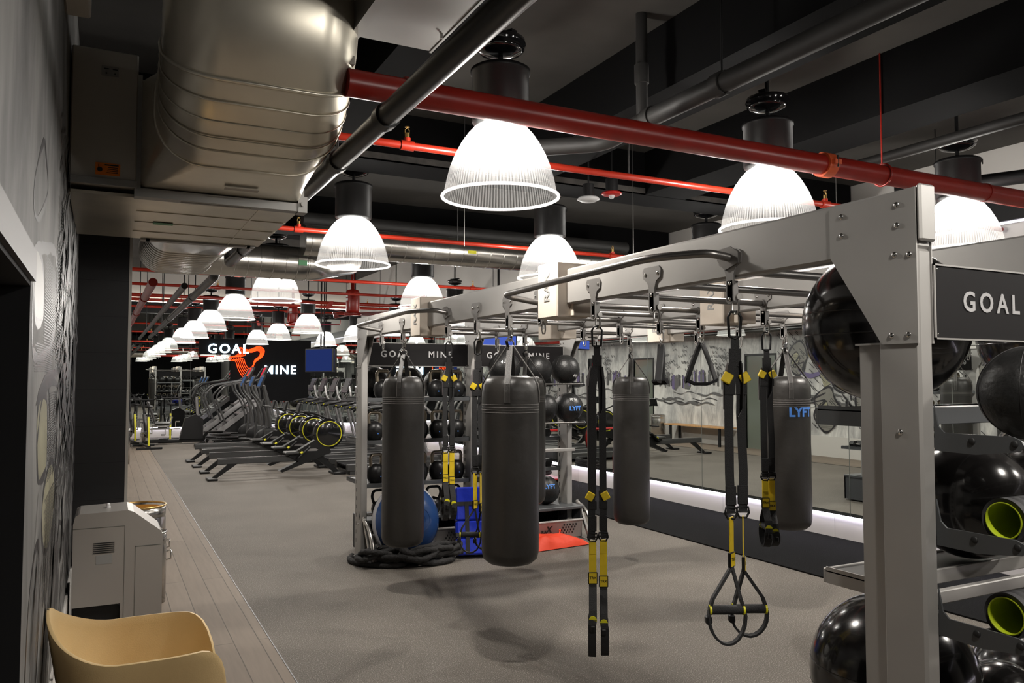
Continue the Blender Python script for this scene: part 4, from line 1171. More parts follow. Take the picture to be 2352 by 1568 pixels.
# ================================================================= SUSPENSION TRAINERS
def trx(x, y, label, zs, rz, sep=.045, grip_open=True, loop_r=.06):
    # zs: heights of (top loop end, cam, yellow start, tag, grip, loop bottom)
    t = thing('suspension_trainer', label, 'suspension trainer', (x, y, 0), rz, 'yellow and black suspension trainers hanging from the rig')
    zl, zcm, zy, zt, zg, zb = zs
    c = MB(); zc = 1.845
    c.tube([(-.014, 0, zc), (.012, 0, zc + .002), (.024, 0, zc - .02), (.018, 0, zc - .09), (0, 0, zc - .10), (-.02, 0, zc - .09), (-.024, 0, zc - .02)], .0055, 8, closed=True)
    obj('carabiner', c, M['blk'], t)
    a = MB().strap([(0, 0, zc - .088), (0, 0, zc - .14)], (1, 0, 0), .03, .006).strap([(0, 0, zc - .135), (0, .002, zc - .20)], (1, 0, 0), .045, .007)
    a.strap([(.018, 0, zc - .18), (.026, .004, zc - .25), (.024, .006, zl + .03), (.01, .01, zl)], (0, 1, 0), .032, .003)
    obj('anchor_strap', a, M['webbing'], t)
    lp_ = MB().strap([(-.018, -.004, zc - .19), (-.034, -.006, zc - .25), (-.034, -.008, zc - .36), (-.03, -.004, zcm + .02)], (1, .35, 0), .032, .003)
    lo = obj('printed_loop', lp_, M['greyweb'], t, label='grey webbing loop with printed letters')
    tm = MB(); text_mb(tm, 'TRX', .034, lambda p, q, r_: (-.034 + q, -.0105 - r_, zc - .305 - p), .0004, .0008)
    obj('lettering', tm, M['ink'], lo)
    for s in (-1, 1):
        xs = s * sep / 2; ys = s * .012
        zdf = -.02 if s > 0 else 0
        up = MB(); wd = (1, .2, 0)
        up.strap([(s * .012, ys * .3, zc - .19), (xs * .9, ys, zc - .30), (xs, ys, zcm), (xs - .004, ys, (zcm + zy) / 2 + .12), (xs + .004 * s, ys, (zcm + zy) / 2 - .1), (xs, ys, zy)], wd, .034, .0032)
        u = obj('black_strap', up, M['webbing'], t)
        obj('strap_sleeve', MB().rbox(xs - .02, xs + .02, ys - .006, ys + .006, zcm - .06, zcm - .02, .002), M['foam'], u)
        obj('strap_sleeve', MB().rbox(xs - .019, xs + .019, ys - .006, ys + .006, zy + .03, zy + .10, .002), M['foam'], u)
        ct = MB().at((xs + s * .012, ys - .01, zcm), (0, s * -.5, 0)); ct.rbox(-.018, .018, -.006, .006, -.016, .022, .003)
        obj('cam_tab', ct, M['yellow'], t)
        bk = MB().tube([(xs - .02, ys, zy + .02), (xs - .022, ys, zy), (xs - .012, ys, zy - .018), (xs + .012, ys, zy - .018), (xs + .022, ys, zy), (xs + .02, ys, zy + .02)], .0045, 6, closed=True)
        bk.cyl((xs - .022, ys, zy + .004), (xs + .022, ys, zy + .004), .004, n=6)
        obj('buckle', bk, M['blk'], t)
        tw = (1.25 if s > 0 else .9) if grip_open else .1
        ytop = MB().strap([(xs, ys, zy - .012), (xs, ys, zy - .05), (xs, ys, zt + .04 + zdf)], (cos(tw), sin(tw), 0), .034, .0035).strap([(xs, ys - .003, zy - .02), (xs, ys - .004, zy - .075)], (cos(tw), sin(tw), 0), .030, .002)
        obj('yellow_strap', ytop, M['yellow'], t)
        tg = MB().at((xs, ys, zt + zdf + .015), (0, 0, tw)); tg.rbox(-.0215, .0215, -.006, .006, -.026, .028, .002, 0); tg.box(-.0175, .0175, -.0068, -.006, -.022, .024, 1)
        text_mb(tg, 'TRX', .0165, lambda p, q, r_: (p, -.0072 - r_, q + .002), .0002, .0004, 1.0, mi=0)
        obj('label_tag', tg, [M['blk'], M['yellow']], t, label='yellow tag with black letters')
        # handle: triangle of webbing, foam grip, foot loop below
        hw = .062; zg_ = zg + zdf
        if grip_open: gx, gy = xs + s * .028, ys + s * .03; ax = Vector((1, 0, 0)); wd2 = Vector((0, 1, 0)); lw = .024
        else: gx, gy = xs, ys; ax = Vector((0, 1, 0)); wd2 = Vector((1, 0, 0)); lw = .036
        G = Vector((gx, gy, zg_))
        hn = MB()
        for e in (-1, 1):
            hn.strap([Vector((xs, ys, zt - .008 + zdf)), G + ax * (e * hw * .80) + Vector((0, 0, .04)), G + ax * (e * hw)], wd2, .020 if grip_open else .036, .010 if grip_open else .004)
        obj('handle_webbing', hn, M['webbing'], t)
        g = MB().cyl(G - ax * (hw - .005), G + ax * (hw - .005), .0165, n=16)
        go = obj('foam_grip', g, M['foam'], t)
        obj('grip_ring', MB().cyl(G - ax * (hw + .001), G - ax * (hw - .006), .0185, n=16).cyl(G + ax * (hw - .006), G + ax * (hw + .001), .0185, n=16), M['machyel'], go)
        fl = MB(); P = []
        for q in range(11):
            an = pi + pi * q / 10
            P.append(G + ax * ((hw + .004) * cos(an)) + wd2 * (s * .004) + Vector((0, 0, -.02 + (zg_ - .02 - zb) * sin(an))))
        fl.strap([G - ax * hw] + P + [G + ax * hw], wd2, lw, .008)
        fo = obj('foot_cradle', fl, M['foam'], t)
        sl = MB(); c0 = G - ax * (hw + .004) + Vector((0, 0, -.035))
        sl.rbox(c0.x - .011, c0.x + .011, c0.y - .015, c0.y + .015, c0.z - .014, c0.z + .014, .004)
        obj('cradle_slider', sl, M['blk'], fo)
    return t
trx(HX[0], 4.95, 'yellow and black suspension trainer with folded handles hanging left of the blue mat', (1.45, 1.60, 1.12, .92, .79, .66), R(-10), .05, False)
trx(HX[0], 4.48, 'yellow and black suspension trainer with open handle half hidden by the widest bag', (1.45, 1.55, 1.03, .81, .65, .54), R(-27), .035, True)
trx(HX[0], 3.14, 'lowest hanging suspension trainer, its handles seen edge on above the floor', (1.42, 1.05, .86, .66, .50, .32), R(-33), .05, False)
trx(HX[0], 2.22, 'nearest suspension trainer with two crossed foam grips spread open', (1.46, 1.60, 1.11, .93, .775, .655), R(-27), .05, True)
trx(HX[1], 3.14, 'suspension trainer behind the nearest one with bunched black handles', (1.5, 1.62, 1.08, .93, .82, .72), R(-30), .04, False)

# ================================================================= AB STRAPS
def ab(x, y, label, rz):
    t = thing('ab_strap', label, 'ab strap', (x, y, 1.84), rz, 'padded black slings hanging from the middle beam')
    obj('snap_hook', MB().tube([(.012, 0, .005), (.012, 0, -.04), (-.012, 0, -.04), (-.012, 0, .005)], .004, 6, closed=True), M['chrome'], t)
    for s in (-1, 1):
        obj('sling_arm', MB().strap([(s * .004, 0, -.03), (s * .025, 0, -.08), (s * .055, .004, -.16), (s * .085, .01, -.25), (s * .082, .012, -.262)], (.6, .8, .0), .05, .010), M['webbing'], t)
    obj('sling_pad', MB().strap([(-.085, .01, -.25), (-.04, .0, -.272), (.04, 0, -.272), (.085, .01, -.25)], (0, 1, 0), .085, .014), M['blkmatte'], t)
ab(HX[1], 3.66, 'black triangular ab sling hanging open beside the nearest suspension trainer', R(-30))
ab(HX[1], 4.04, 'black triangular ab sling seen edge on, left of the open one', R(45))
# ================================================================= KETTLEBELLS, BALLS
def kettlebell0(label):
    t = thing('kettlebell', label, 'kettlebell', (0, 0, 0), 0, 'competition kettlebells in the far rack')
    r = .088
    prof = [(0, 0), (.058, 0), (.066, .006), (.080, .035), (r, .078), (.084, .115), (.068, .148), (.040, .168), (0, .174)]
    b = MB().lathe(prof, n=28)
    obj('bell_body', b, M['kb'], t)
    h = MB().tube(fillet([(-.052, 0, .135), (-.060, 0, .225), (-.045, 0, .252), (.045, 0, .252), (.060, 0, .225), (.052, 0, .135)], .03, 5), .0165, 12)
    obj('bell_handle', h, M['kbh'], t, label='worn bare steel handle')
    m = MB().box(-.006, .006, -.088, -.0865, .057, .066); obj('weight_mark', m, M['lyft'], t)
    return t
kt = None; rownm = ['on the top shelf', 'on the second shelf down', 'on the third shelf down']
ordn = ['far left', 'second from left', 'third from left', 'fourth from left', 'far right']
for r_i, (z, xs) in enumerate([(1.418, [2.30, 2.52, 2.74, 2.90, 3.04]), (1.035, [2.22, 2.43, 2.66, 2.85, 3.035]), (.645, [2.24, 2.45, 2.66, 2.85, 3.035])]):
    for k, x in enumerate(xs):
        if r_i == 0 and k in (2,): continue
        lab = 'black kettlebell with bare steel handle, %s, %s' % (rownm[r_i], ordn[k] if not (r_i == 0 and k == 3) else 'second from right')
        xx = x if r_i else {2.30: 2.30, 2.52: 2.50, 2.90: 2.83, 3.04: 3.03}[x]
        if kt is None: kt = kettlebell0(lab); kt.location = (xx, 7.12, z)
        else: dup(kt, (xx, 7.12, z), R(rnd.uniform(-14, 14)), lab)
kb2 = None
for k, (x, lab) in enumerate([(2.27, 'black handled kettlebell on the base locker at far left'), (2.80, 'black handled kettlebell on the base locker above the blue half ball'), (3.0, 'black handled kettlebell on the base locker behind the blue mat')]):
    t = thing('kettlebell', lab, 'kettlebell', (x, 7.1, .335), 0, 'black handled kettlebells on the base locker')
    obj('bell_body', MB().lathe([(0, 0), (.055, 0), (.07, .03), (.078, .07), (.072, .105), (.05, .135), (0, .15)], n=28), M['kb'], t)
    obj('bell_handle', MB().tube(fillet([(-.05, 0, .11), (-.075, 0, .19), (-.055, 0, .24), (.055, 0, .24), (.075, 0, .19), (.05, 0, .11)], .035, 5), .013, 12), M['kb'], t)

def ball(name, cat, x, y, z, r, label, m, txt=None, group=None, aim=-110, tm_=None, seams=True, num=None, el=0.0):
    t = thing(name, label, cat, (x, y, z - r), 0, group)
    obj('ball_body', MB().sphere((0, 0, r), r, 40, 24), m, t)
    if seams:
        s = MB()
        for k in range(3 if name == 'medicine_ball' else 2):
            if name == 'medicine_ball':
                a = R(60 * k + 20); s.tube([(r * 1.001 * cos(q * pi / 24) * cos(a), r * 1.001 * cos(q * pi / 24) * sin(a), r + r * 1.001 * sin(q * pi / 24)) for q in range(48)], .0015, 4, closed=True)
            else:
                s.tube([(r * .985 * cos(q * pi / 24), r * .985 * sin(q * pi / 24), r + r * (.14 * (1 if k else -1))) for q in range(48)], .003, 4, closed=True)
        obj('seam', s, m, t)
    if txt:
        def wrap(a0, e0):
            def f(a, b, c):
                g = R(aim) + a / (r * cos(e0)) + a0; e = e0 + b / r; rr = r + .0012 + c
                return (rr * cos(e) * cos(g), rr * cos(e) * sin(g), r + rr * sin(e))
            return f
        tm = MB(); text_mb(tm, txt, r * .42, wrap(0, el), .0005, .002)
        obj('printed_word', tm, M['lyft'], t, label='blue printed word')
        if num:
            tm = MB(); text_mb(tm, num, r * .26, wrap(-.1, el + .65), .0005, .0008)
            obj('weight_mark', tm, M['white'], t)
    elif num:
        tm = MB(); e0 = el
        text_mb(tm, num, r * .28, lambda a, b, c: ((r + .001 + c) * cos(e0 + b / r) * cos(R(aim) + a / r), (r + .001 + c) * cos(e0 + b / r) * sin(R(aim) + a / r), r + (r + .001 + c) * sin(e0 + b / r)), .0005, .0008)
        obj('weight_mark', tm, M['white'], t)
    return t
MBG = 'black medicine balls in the far rack'
ry = 6.83
def rz_(r, zr, gap=.104): return zr + .0075 + math.sqrt(r * r - (gap / 2) ** 2) * 1.0
ball('medicine_ball', 'ball', 4.10, ry - .0, rz_(.145, 1.545) + .004, .145, 'black medicine ball at the right end of the top rods', M['medball'], num='4 kg', aim=-70, el=-.45, group=MBG)
ball('medicine_ball', 'ball', 3.79, ry - .0, rz_(.14, 1.545) + .004, .14, 'black medicine ball behind the hanging bag on the top rods', M['medball'], group=MBG)
ball('medicine_ball', 'ball', 3.42, ry - .0, rz_(.155, 1.545) + .004, .155, 'black medicine ball under the second sign beside the middle post', M['medball'], num='4 - 1', aim=-115, el=.35, group=MBG)
ball('medicine_ball', 'ball', 4.14, ry - .0, rz_(.145, 1.165) + .004, .145, 'black medicine ball with blue word and white weight on the second rods', M['medball'], 'LYFT', num='10 kg', aim=-92, el=-.05, group=MBG)
ball('medicine_ball', 'ball', 3.845, ry - .0, rz_(.145, 1.165) + .004, .145, 'black medicine ball tucked left of the lettered one on the second rods', M['medball'], group=MBG)
ball('medicine_ball', 'ball', 3.98, 7.02, .335 + .142, .142, 'black medicine ball with blue word sitting on the low locker', M['medball'], 'LYFT', aim=-100, el=.35, group=MBG)
ball('medicine_ball', 'ball', 3.45, 7.05, .335 + .142, .142, 'black medicine ball on the low locker behind the blue mat', M['medball'], group=MBG)
ball('medicine_ball', 'ball', 2.66, 7.42, 1.418 + .15, .15, 'black medicine ball with white number behind the kettlebells', M['medball'], num='6', aim=-100, el=.3, group=MBG)
ball('medicine_ball', 'ball', 2.32, 7.45, 1.418 + .15, .15, 'black medicine ball behind the top left kettlebell', M['medball'], group=MBG)
ball('medicine_ball', 'ball', 2.98, 7.45, 1.418 + .14, .14, 'black medicine ball behind the top right kettlebells', M['medball'], group=MBG)
# dumbbells on the deep shelves and outer end pegs
def dumbbell0(label):
    t = thing('dumbbell', label, 'dumbbell', (0, 0, 0), 0, 'hexagonal rubber dumbbells in the far rack')
    hexa = [(.045 * cos(R(60 * k)), .0395 + .045 * sin(R(60 * k))) for k in range(6)]
    for s in (-1, 1):
        a, b = (s * .055, s * .125)
        m = MB().prism(hexa, 'y', min(a, b), max(a, b))
        obj('dumbbell_head', m, M['rubblack'], t)
    obj('dumbbell_handle', MB().cyl((0, -.055, .0395), (0, .055, .0395), .014, n=12), M['chrome'], t)
    return t
db = None
dl = ['left', 'middle', 'right']
for (z, nm) in ((1.0, 'upper'), (.69, 'lower')):
    for k, x in enumerate((3.35, 3.50, 3.65, 3.80, 3.96, 4.10)):
        lab = 'black hexagonal dumbbell on the %s deep shelf, %s from the right' % (nm, ['sixth', 'fifth', 'fourth', 'third', 'second', 'first'][k])
        if db is None: db = dumbbell0(lab); db.location = (x, 7.3, z)
        else: dup(db, (x, 7.3, z), R(rnd.uniform(-5, 5)), lab)
dup(db, (2.17, 6.99, .335), R(80), 'black hexagonal dumbbell lying beside the leftmost post on the base locker')
# ---- near rack contents
SB = 'black stability balls in the near rack'
ball('stability_ball', 'ball', 2.49, 1.92, 1.51 + .283, .28, 'big glossy black stability ball on the top tray behind the nearest post', M['ballblk'], group=SB)
ball('medicine_ball', 'ball', 2.30, 1.315, rz_(.13, 1.43) + .004, .13, 'black medicine ball with a bright blue mark on the front rods at the right edge', M['medball'], 'LYFT', aim=-55, el=.35, group='balls in the near rack')
ball('slam_ball', 'ball', 2.66, 1.735, .98 + .205, .20, 'glossy black ball with pale weight mark on the middle tray', M['ballblk'], num='15', aim=-75, el=.4, seams=False)
ball('stability_ball', 'ball', 2.47, 1.90, .29 + .28, .275, 'big glossy black stability ball low in the rack, left of the post', M['ballblk'], group=SB)
ball('stability_ball', 'ball', 3.50, 1.92, 1.51 + .27, .265, 'big black stability ball on the top tray of the second near bay', M['ballblk'], group=SB)
ball('stability_ball', 'ball', 3.50, 1.92, .985 + .235, .232, 'black stability ball on the middle tray of the second near bay', M['ballblk'], group=SB)
ball('stability_ball', 'ball', 3.48, 1.95, .30, .30, 'big black stability ball on the floor under the second near bay', M['ballblk'], group=SB)
ball('slam_ball', 'ball', 2.86, 1.76, .29 + .155, .15, 'small dark ball on the bottom tray right of the post', M['ballblk'], seams=False)
for z, lab in ((1.165, 'black foam roller with lime core on the upper rods'), (.915, 'black foam roller with lime core on the lower rods')):
    t = thing('foam_roller', lab, 'foam roller', (2.50, 1.30, z + .0), 0, 'foam rollers in the near rack')
    cz = .056
    m = MB()
    prof = []
    k = 0; X = -.36
    while X < .36:
        prof += [(.060, X), (.060, X + .022), (.056, X + .025), (.056, X + .030)]; X += .033
    m.lathe(prof, n=40); m.v = [(v[2], v[0], v[1] + cz) for v in m.v]
    m2 = MB().lathe([(.046, -.355), (.060, -.36)], n=40).lathe([(.060, .36), (.046, .355)], n=40); m2.v = [(v[2], v[0], v[1] + cz) for v in m2.v]; m._add(m2.v, m2.f)
    obj('foam_sleeve', m, M['roller'], t)
    m = MB().lathe([(.046, -.358), (.0465, .358)], n=40).lathe([(.0495, -.362), (.046, -.364), (.046, -.356)], n=40); m.v = [(v[2], v[0], v[1] + cz) for v in m.v]
    obj('roller_core', m, M['lime'], t)

# ================================================================= FLOOR THINGS AT THE FAR RACK
t = thing('balance_dome', 'blue half ball balance trainer standing on edge behind the long bag', 'balance trainer', (2.42, 6.73, 0), R(12))
m = MB().lathe([(.318, 0), (.31, .03), (.285, .085), (.24, .14), (.17, .19), (.09, .218), (0, .226)], n=56)
for rr, zz in ((.055, .2225), (.10, .2145), (.105, .213)): m.tube([(rr * cos(a * pi / 20), rr * sin(a * pi / 20), zz + .001) for a in range(40)], .0015, 4, closed=True)
m.v = [(v[0], -v[2], v[1]) for v in m.v]; tilt = Matrix.Rotation(R(-9), 3, 'X')
m.v = [tuple(tilt @ Vector(v) + Vector((0, .03, .338))) for v in m.v]
obj('dome', m, M['bosu'], t)
m = MB().lathe([(.315, .004), (.335, .0), (.338, -.022), (.32, -.035), (.0, -.038)], n=56)
m.v = [(v[0], -v[2], v[1]) for v in m.v]; m.v = [tuple(tilt @ Vector(v) + Vector((0, .03, .338))) for v in m.v]
pf = obj('platform', m, M['bosurim'], t)
# blue mat
t = thing('folded_mat', 'bright blue vinyl mat with black straps leaning beside the half ball', 'mat', (2.80, 6.52, 0), R(-16))
W, Hh, Dp = .40, .60, .16
lean = Matrix.Rotation(R(-14), 3, 'X')
def leanv(m):
    m.v = [tuple(lean @ Vector(v)) for v in m.v]
    mn = min(v[2] for v in m.v)
    return m
m = MB()
for k in range(4):
    z0 = .04 + k * .15
    m.rbox(0, W, 0, Dp, z0, z0 + .147, .014)
m2 = MB().rbox(.10, W + .05, Dp * .1, Dp * .9, .55, .66, .01)
obj('mat_body', leanv(m), M['blue'], t)
s = MB()
for z in (.20, .47): s.box(-.003, W + .003, -.004, Dp + .003, z, z + .035)
for x in (.08, .30): s.box(x, x + .035, -.005, Dp + .003, .045, .50)
obj('mat_strap', leanv(s), M['webbing'], t)
# battle rope heap
t = thing('battle_rope', 'thick black battle rope heaped on the floor before the rack', 'rope', (2.3, 6.55, 0))
m = MB(); r2 = random.Random(9)
PX = [(1.99, 7.00), (1.93, 6.86), (1.95, 6.72), (2.03, 6.60), (2.15, 6.50), (2.27, 6.47), (2.32, 6.56), (2.22, 6.62), (2.12, 6.60), (2.16, 6.50), (2.30, 6.44), (2.5, 6.40), (2.66, 6.42), (2.74, 6.49), (2.70, 6.58), (2.56, 6.56), (2.42, 6.50), (2.3, 6.53), (2.22, 6.60), (2.10, 6.72), (2.02, 6.80), (2.12, 6.86), (2.2, 6.70), (2.36, 6.46), (2.54, 6.44), (2.70, 6.50), (2.72, 6.60), (2.60, 6.62), (2.50, 6.55), (2.40, 6.44), (2.25, 6.42), (2.1, 6.54), (2.05, 6.68)]
PZ = [.025, .025, .025, .025, .025, .027, .03, .03, .045, .07, .075, .03, .03, .03, .045, .05, .06, .085, .09, .075, .07, .06, .075, .09, .08, .08, .08, .08, .09, .1, .1, .09, .08]
for q in range(46):
    cx_, cy_ = (2.10, 6.62) if q < 16 else ((2.42, 6.47) if q < 32 else (2.66, 6.52))
    an = q * .95; PX.append((cx_ + (.16 + .03 * sin(q * 2.3)) * cos(an), cy_ + (.085 + .03 * cos(q * 1.7)) * sin(an))); PZ.append(.075 + .045 * (1 + sin(q * 1.31)) * .8)
pts = smooth([(a, b) for a, b in PX], False, 6); pzs = smooth([(i, z) for i, z in enumerate(PZ)], False, 6)
P3 = [(p[0] - 2.3, p[1] - 6.55, max(.024, q[1])) for p, q in zip(pts, pzs)]
m.tube(P3, .025, 10, rs=[.0245 + .0035 * sin(i * 1.9) for i in range(len(P3))])
obj('rope_coils', m, M['rope'], t)
obj('rope_anchor', MB().lathe([(.0, 0), (.045, 0), (.045, .012), (.02, .02), (.0, .03)], (-.30, .28, .05), 20).box(-.33, -.27, .27, .29, .05, .062), M['chrome'], t)
m = MB()
for k in range(9): m.tube([(-.22 + k * .022 + .010 * cos(a * pi / 4), .14 - k * .018, .17 - k * .011 + .010 * sin(a * pi / 4)) for a in range(8)], .0035, 5, closed=True)
obj('steel_chain', m, M['chrome'], t)
# orange cloth bag
t = thing('cloth_bag', 'crumpled orange red cloth bag lying against the low locker', 'bag', (3.85, 6.64, 0), R(6))
m = MB(); nx, ny = 26, 14; vs = []
for j in range(ny + 1):
    for i in range(nx + 1):
        u, v = i / nx, j / ny
        e = min(1, 4.5 * min(u, 1 - u)) ** .6 * min(1, 4 * min(v, 1 - v)) ** .6
        hgt = e * (.10 * (1 - .5 * u) + .010 * sin(u * 9 + v * 5) * e + .007 * sin(v * 11 - u * 6) + .003 * sin(u * 27 + 9 * v))
        vs.append((-.30 + .62 * u + .015 * sin(v * 9), -.15 + (.26 + .04 * sin(u * 5)) * v, .008 + max(0, hgt) * 1.25))
m._add(vs, [(j * (nx + 1) + i, j * (nx + 1) + i + 1, (j + 1) * (nx + 1) + i + 1, (j + 1) * (nx + 1) + i) for j in range(ny) for i in range(nx)], 0, True)
b0 = [(v[0], v[1], .003) for v in vs[::nx + 1]]
m.box(-.28, .30, -.13, .10, .002, .009)
bo = obj('bag_body', m, M['orange'], t)
obj('bag_toggle', MB().cyl((.1, .06, .05), (.14, .085, .11), .008, n=8).sphere((.14, .085, .12), .012, 8, 6), M['orange'], t)

# ================================================================= SLED (seen in the mirror)
t = thing('push_sled', 'red tubular push sled with black rope piled on it on the turf', 'sled', (6.05, 10.9, .012), R(90))
m = MB().rbox(-.5, .5, -.28, -.2, 0, .06, .01).rbox(-.5, .5, .2, .28, 0, .06, .01).box(-.35, .3, -.2, .2, .04, .06); obj('sled_base', m, M['mred'], t)
m = MB().tube(fillet([(-.42, -.22, .05), (-.42, -.22, .42), (-.42, -.30, .62), (-.42, -.28, .80), (-.42, .28, .80), (-.42, .30, .62), (-.42, .22, .42), (-.42, .22, .05)], .08, 5), .02, 12); obj('sled_handle', m, M['mred'], t)
t2 = thing('battle_rope', 'black rope coiled on the red sled', 'rope', (6.05, 10.9, .08), 0)
m = MB().tube([(.17 * cos(a * .5) * (1 - a * .004), .24 * sin(a * .5), .03 + a * .0035) for a in range(60)], .03, 8); obj('rope_coils', m, M['rope'], t2)

# ================================================================= LEFT SIDE: CHAIR, DISPENSER, BINS, BENCH
def chair(label, loc, rz):
    t = thing('tub_chair', label, 'chair', loc, rz)
    # local frame: back at -x, front at +x ; shell is one moulded surface
    nu, nv = 56, 16
    top = []
    def rim(u):
        # u 0..1 runs from right arm front round the back to left arm front
        a = R(-152 + 304 * u) + pi
        x = .27 * cos(a) + .0; y = .285 * sin(a)
        # squarer plan
        k = 1 / max(abs(cos(a)) ** 3.0 + abs(sin(a)) ** 3.0, .5) ** (1 / 3.0)
        x, y = .275 * k * cos(a), .285 * k * sin(a)
        c = (1 + cos((u - .5) * 2 * pi)) / 2         # 1 at back, 0 at arm fronts
        b = max(0., 1 - abs(u - .5) / .235)
        s = b * b * (3 - 2 * b)
        z = .665 + .135 * s
        ef = max(0, abs(u - .5) - .40) / .10
        z -= .16 * ef ** 2.2
        x -= .03 * s
        return x, y, z
    vs = []
    for j in range(nv + 1):
        v = j / nv
        for i in range(nu + 1):
            x, y, z = rim(i / nu)
            w = v ** .75
            zz = z + (.415 - z) * w
            sh = 1 - .16 * w ** 1.2 if j < nv * .8 else (1 - .16 * w ** 1.2) * (1 - .1 * (v - .8) / .2)
            vs.append((x * sh + .012 * w, y * sh, zz))
    m = MB(); n = nu + 1
    m._add(vs, [(j * n + i, j * n + i + 1, (j + 1) * n + i + 1, (j + 1) * n + i) for j in range(nv) for i in range(nu)], 0, True)
    # seat pan
    ring_ = vs[-n:]
    cpts = [vs[-n + i] for i in range(n)]
    k = 6; pv = []
    for q in range(k + 1):
        f = 1 - q / k
        for p in cpts:
            pv.append((p[0] * f + .03 * (1 - f), p[1] * f, p[2] - .012 * (1 - f) + (.0 if p[0] < .1 else -.012 * (1 - f))))
    m._add(pv, [(j * n + i, j * n + i + 1, (j + 1) * n + i + 1, (j + 1) * n + i) for j in range(k) for i in range(n - 1)], 0, True)
    m._add([cpts[0], cpts[-1], (.03, 0, .403)], [(0, 1, 2)], 0, True)
    o = obj('shell_seat', m, M['chair'], t)
    sd = o.modifiers.new('solid', 'SOLIDIFY'); sd.thickness = .011; sd.offset = 0
    bv = o.modifiers.new('bevel', 'BEVEL'); bv.width = .004; bv.segments = 2; bv.limit_method = 'ANGLE'; bv.angle_limit = R(50)
    for sx in (-1, 1):
        for sy in (-1, 1):
            obj('leg', MB().cyl((sx * .14, sy * .15, .395), (sx * .235 + .0, sy * .245, 0), .016, .011, n=14), M['wood'], t)
    obj('leg_frame', MB().cyl((-.14, -.15, .385), (.14, .15, .385), .010, n=10).cyl((-.14, .15, .385), (.14, -.15, .385), .010, n=10), M['blk'], t)
    return t
chair('ochre moulded tub chair with its back against the mural wall', (.145, 3.21, 0), 0)

t = thing('wipes_dispenser', 'silver wipes dispenser cabinet with sloping lid standing by the black column', 'dispenser', (-.14, 4.98, 0))
# profile in x,z; front towards +x
P = [(0, .35), (.0, .80), (.01, .845), (.03, .855), (.27, .862), (.30, .85), (.44, .735), (.452, .71), (.452, .02), (.30, .02), (.24, .02), (.24, .35)]
m = MB().prism(P, 'y', 0, .34)
o = obj('cabinet', m, M['silver'], t); bv = o.modifiers.new('bevel', 'BEVEL'); bv.width = .02; bv.segments = 4; bv.limit_method = 'ANGLE'; bv.angle_limit = R(40)
obj('lid_seam', MB().box(.0, .255, -.002, .0, .775, .777).box(.255, .257, -.002, .0, .02, .775).box(.31, .312, -.002, .0, .03, .66).box(.31, .44, -.002, .0, .655, .658), M['seam'], t)
m = MB()
for k in range(6): m.box(.10, .205, -.003, -.0005, .635 + k * .0105, .640 + k * .0105)
obj('vent_slots', m, M['ink'], t)
obj('lid_knob', MB().cyl((.17, .17, .855), (.17, .17, .868), .013, n=14).sphere((.17, .17, .875), .011, 12, 8), M['white'], t)
obj('instruction_label', MB().box(.115, .195, -.0015, -.0005, .575, .625), M['labgrey'], t)
obj('pull_flap', MB().sphere((.405, -.001, .13), .03, 14, 8, scale=(1.1, .15, .8)), M['ink'], t)
obj('base', MB().box(.02, .24, .04, .30, 0, .35).box(.02, .44, .02, .32, 0, .025), M['blk'], t)

def bin_(x, y, r, h, label, lined):
    t = thing('waste_bin', label, 'bin', (x, y, 0), 0, 'round steel bins')
    obj('bin_body', MB().lathe([(0, .0), (r, .0), (r, h - .1), (r * .985, h - .09), (r * .985, h - .075), (r, h - .07), (r, h), (r * .97, h), (r * .95, h - .13)], n=48), M['inox'], t)
    ringat_m = MB(); ringat(ringat_m, (0, 0, h), (0, 0, 1), r, .007); obj('bin_rim', ringat_m, M['chrome'] if not lined else M['brass'], t)
    obj('bin_lining', MB().lathe([(r * .95, h - .02), (r * .93, h - .2), (0, h - .22)], n=40), M['brass'] if lined else M['inox'], t)
    obj('bin_pedal', MB().tube([(r, 0, .35), (r + .03, -.01, .36), (r + .03, -.01, .30), (r, 0, .29)], .006, 8), M['chrome'], t)
bin_(.255, 6.75, .185, .63, 'taller round steel bin with brass lined open top beside the column', True)
bin_(.255, 6.33 - .02, .165, .50, 'shorter round steel bin in front of the brass topped one', False)
bin_(.25, 16.6, .19, .66, 'round steel bin beside the wooden bench', False)
t = thing('wooden_bench', 'pine topped bench against the mural wall beyond the column', 'bench', (.1, 15.3, 0))
obj('bench_top', MB().rbox(-.2, .2, -1.2, 1.0, .43, .46, .005), M['wood'], t)
for y in (-1.0, .8): obj('bench_leg', MB().rbox(-.17, -.12, y - .03, y + .03, 0, .43, .004).rbox(.12, .17, y - .03, y + .03, 0, .43, .004), M['blk'], t)
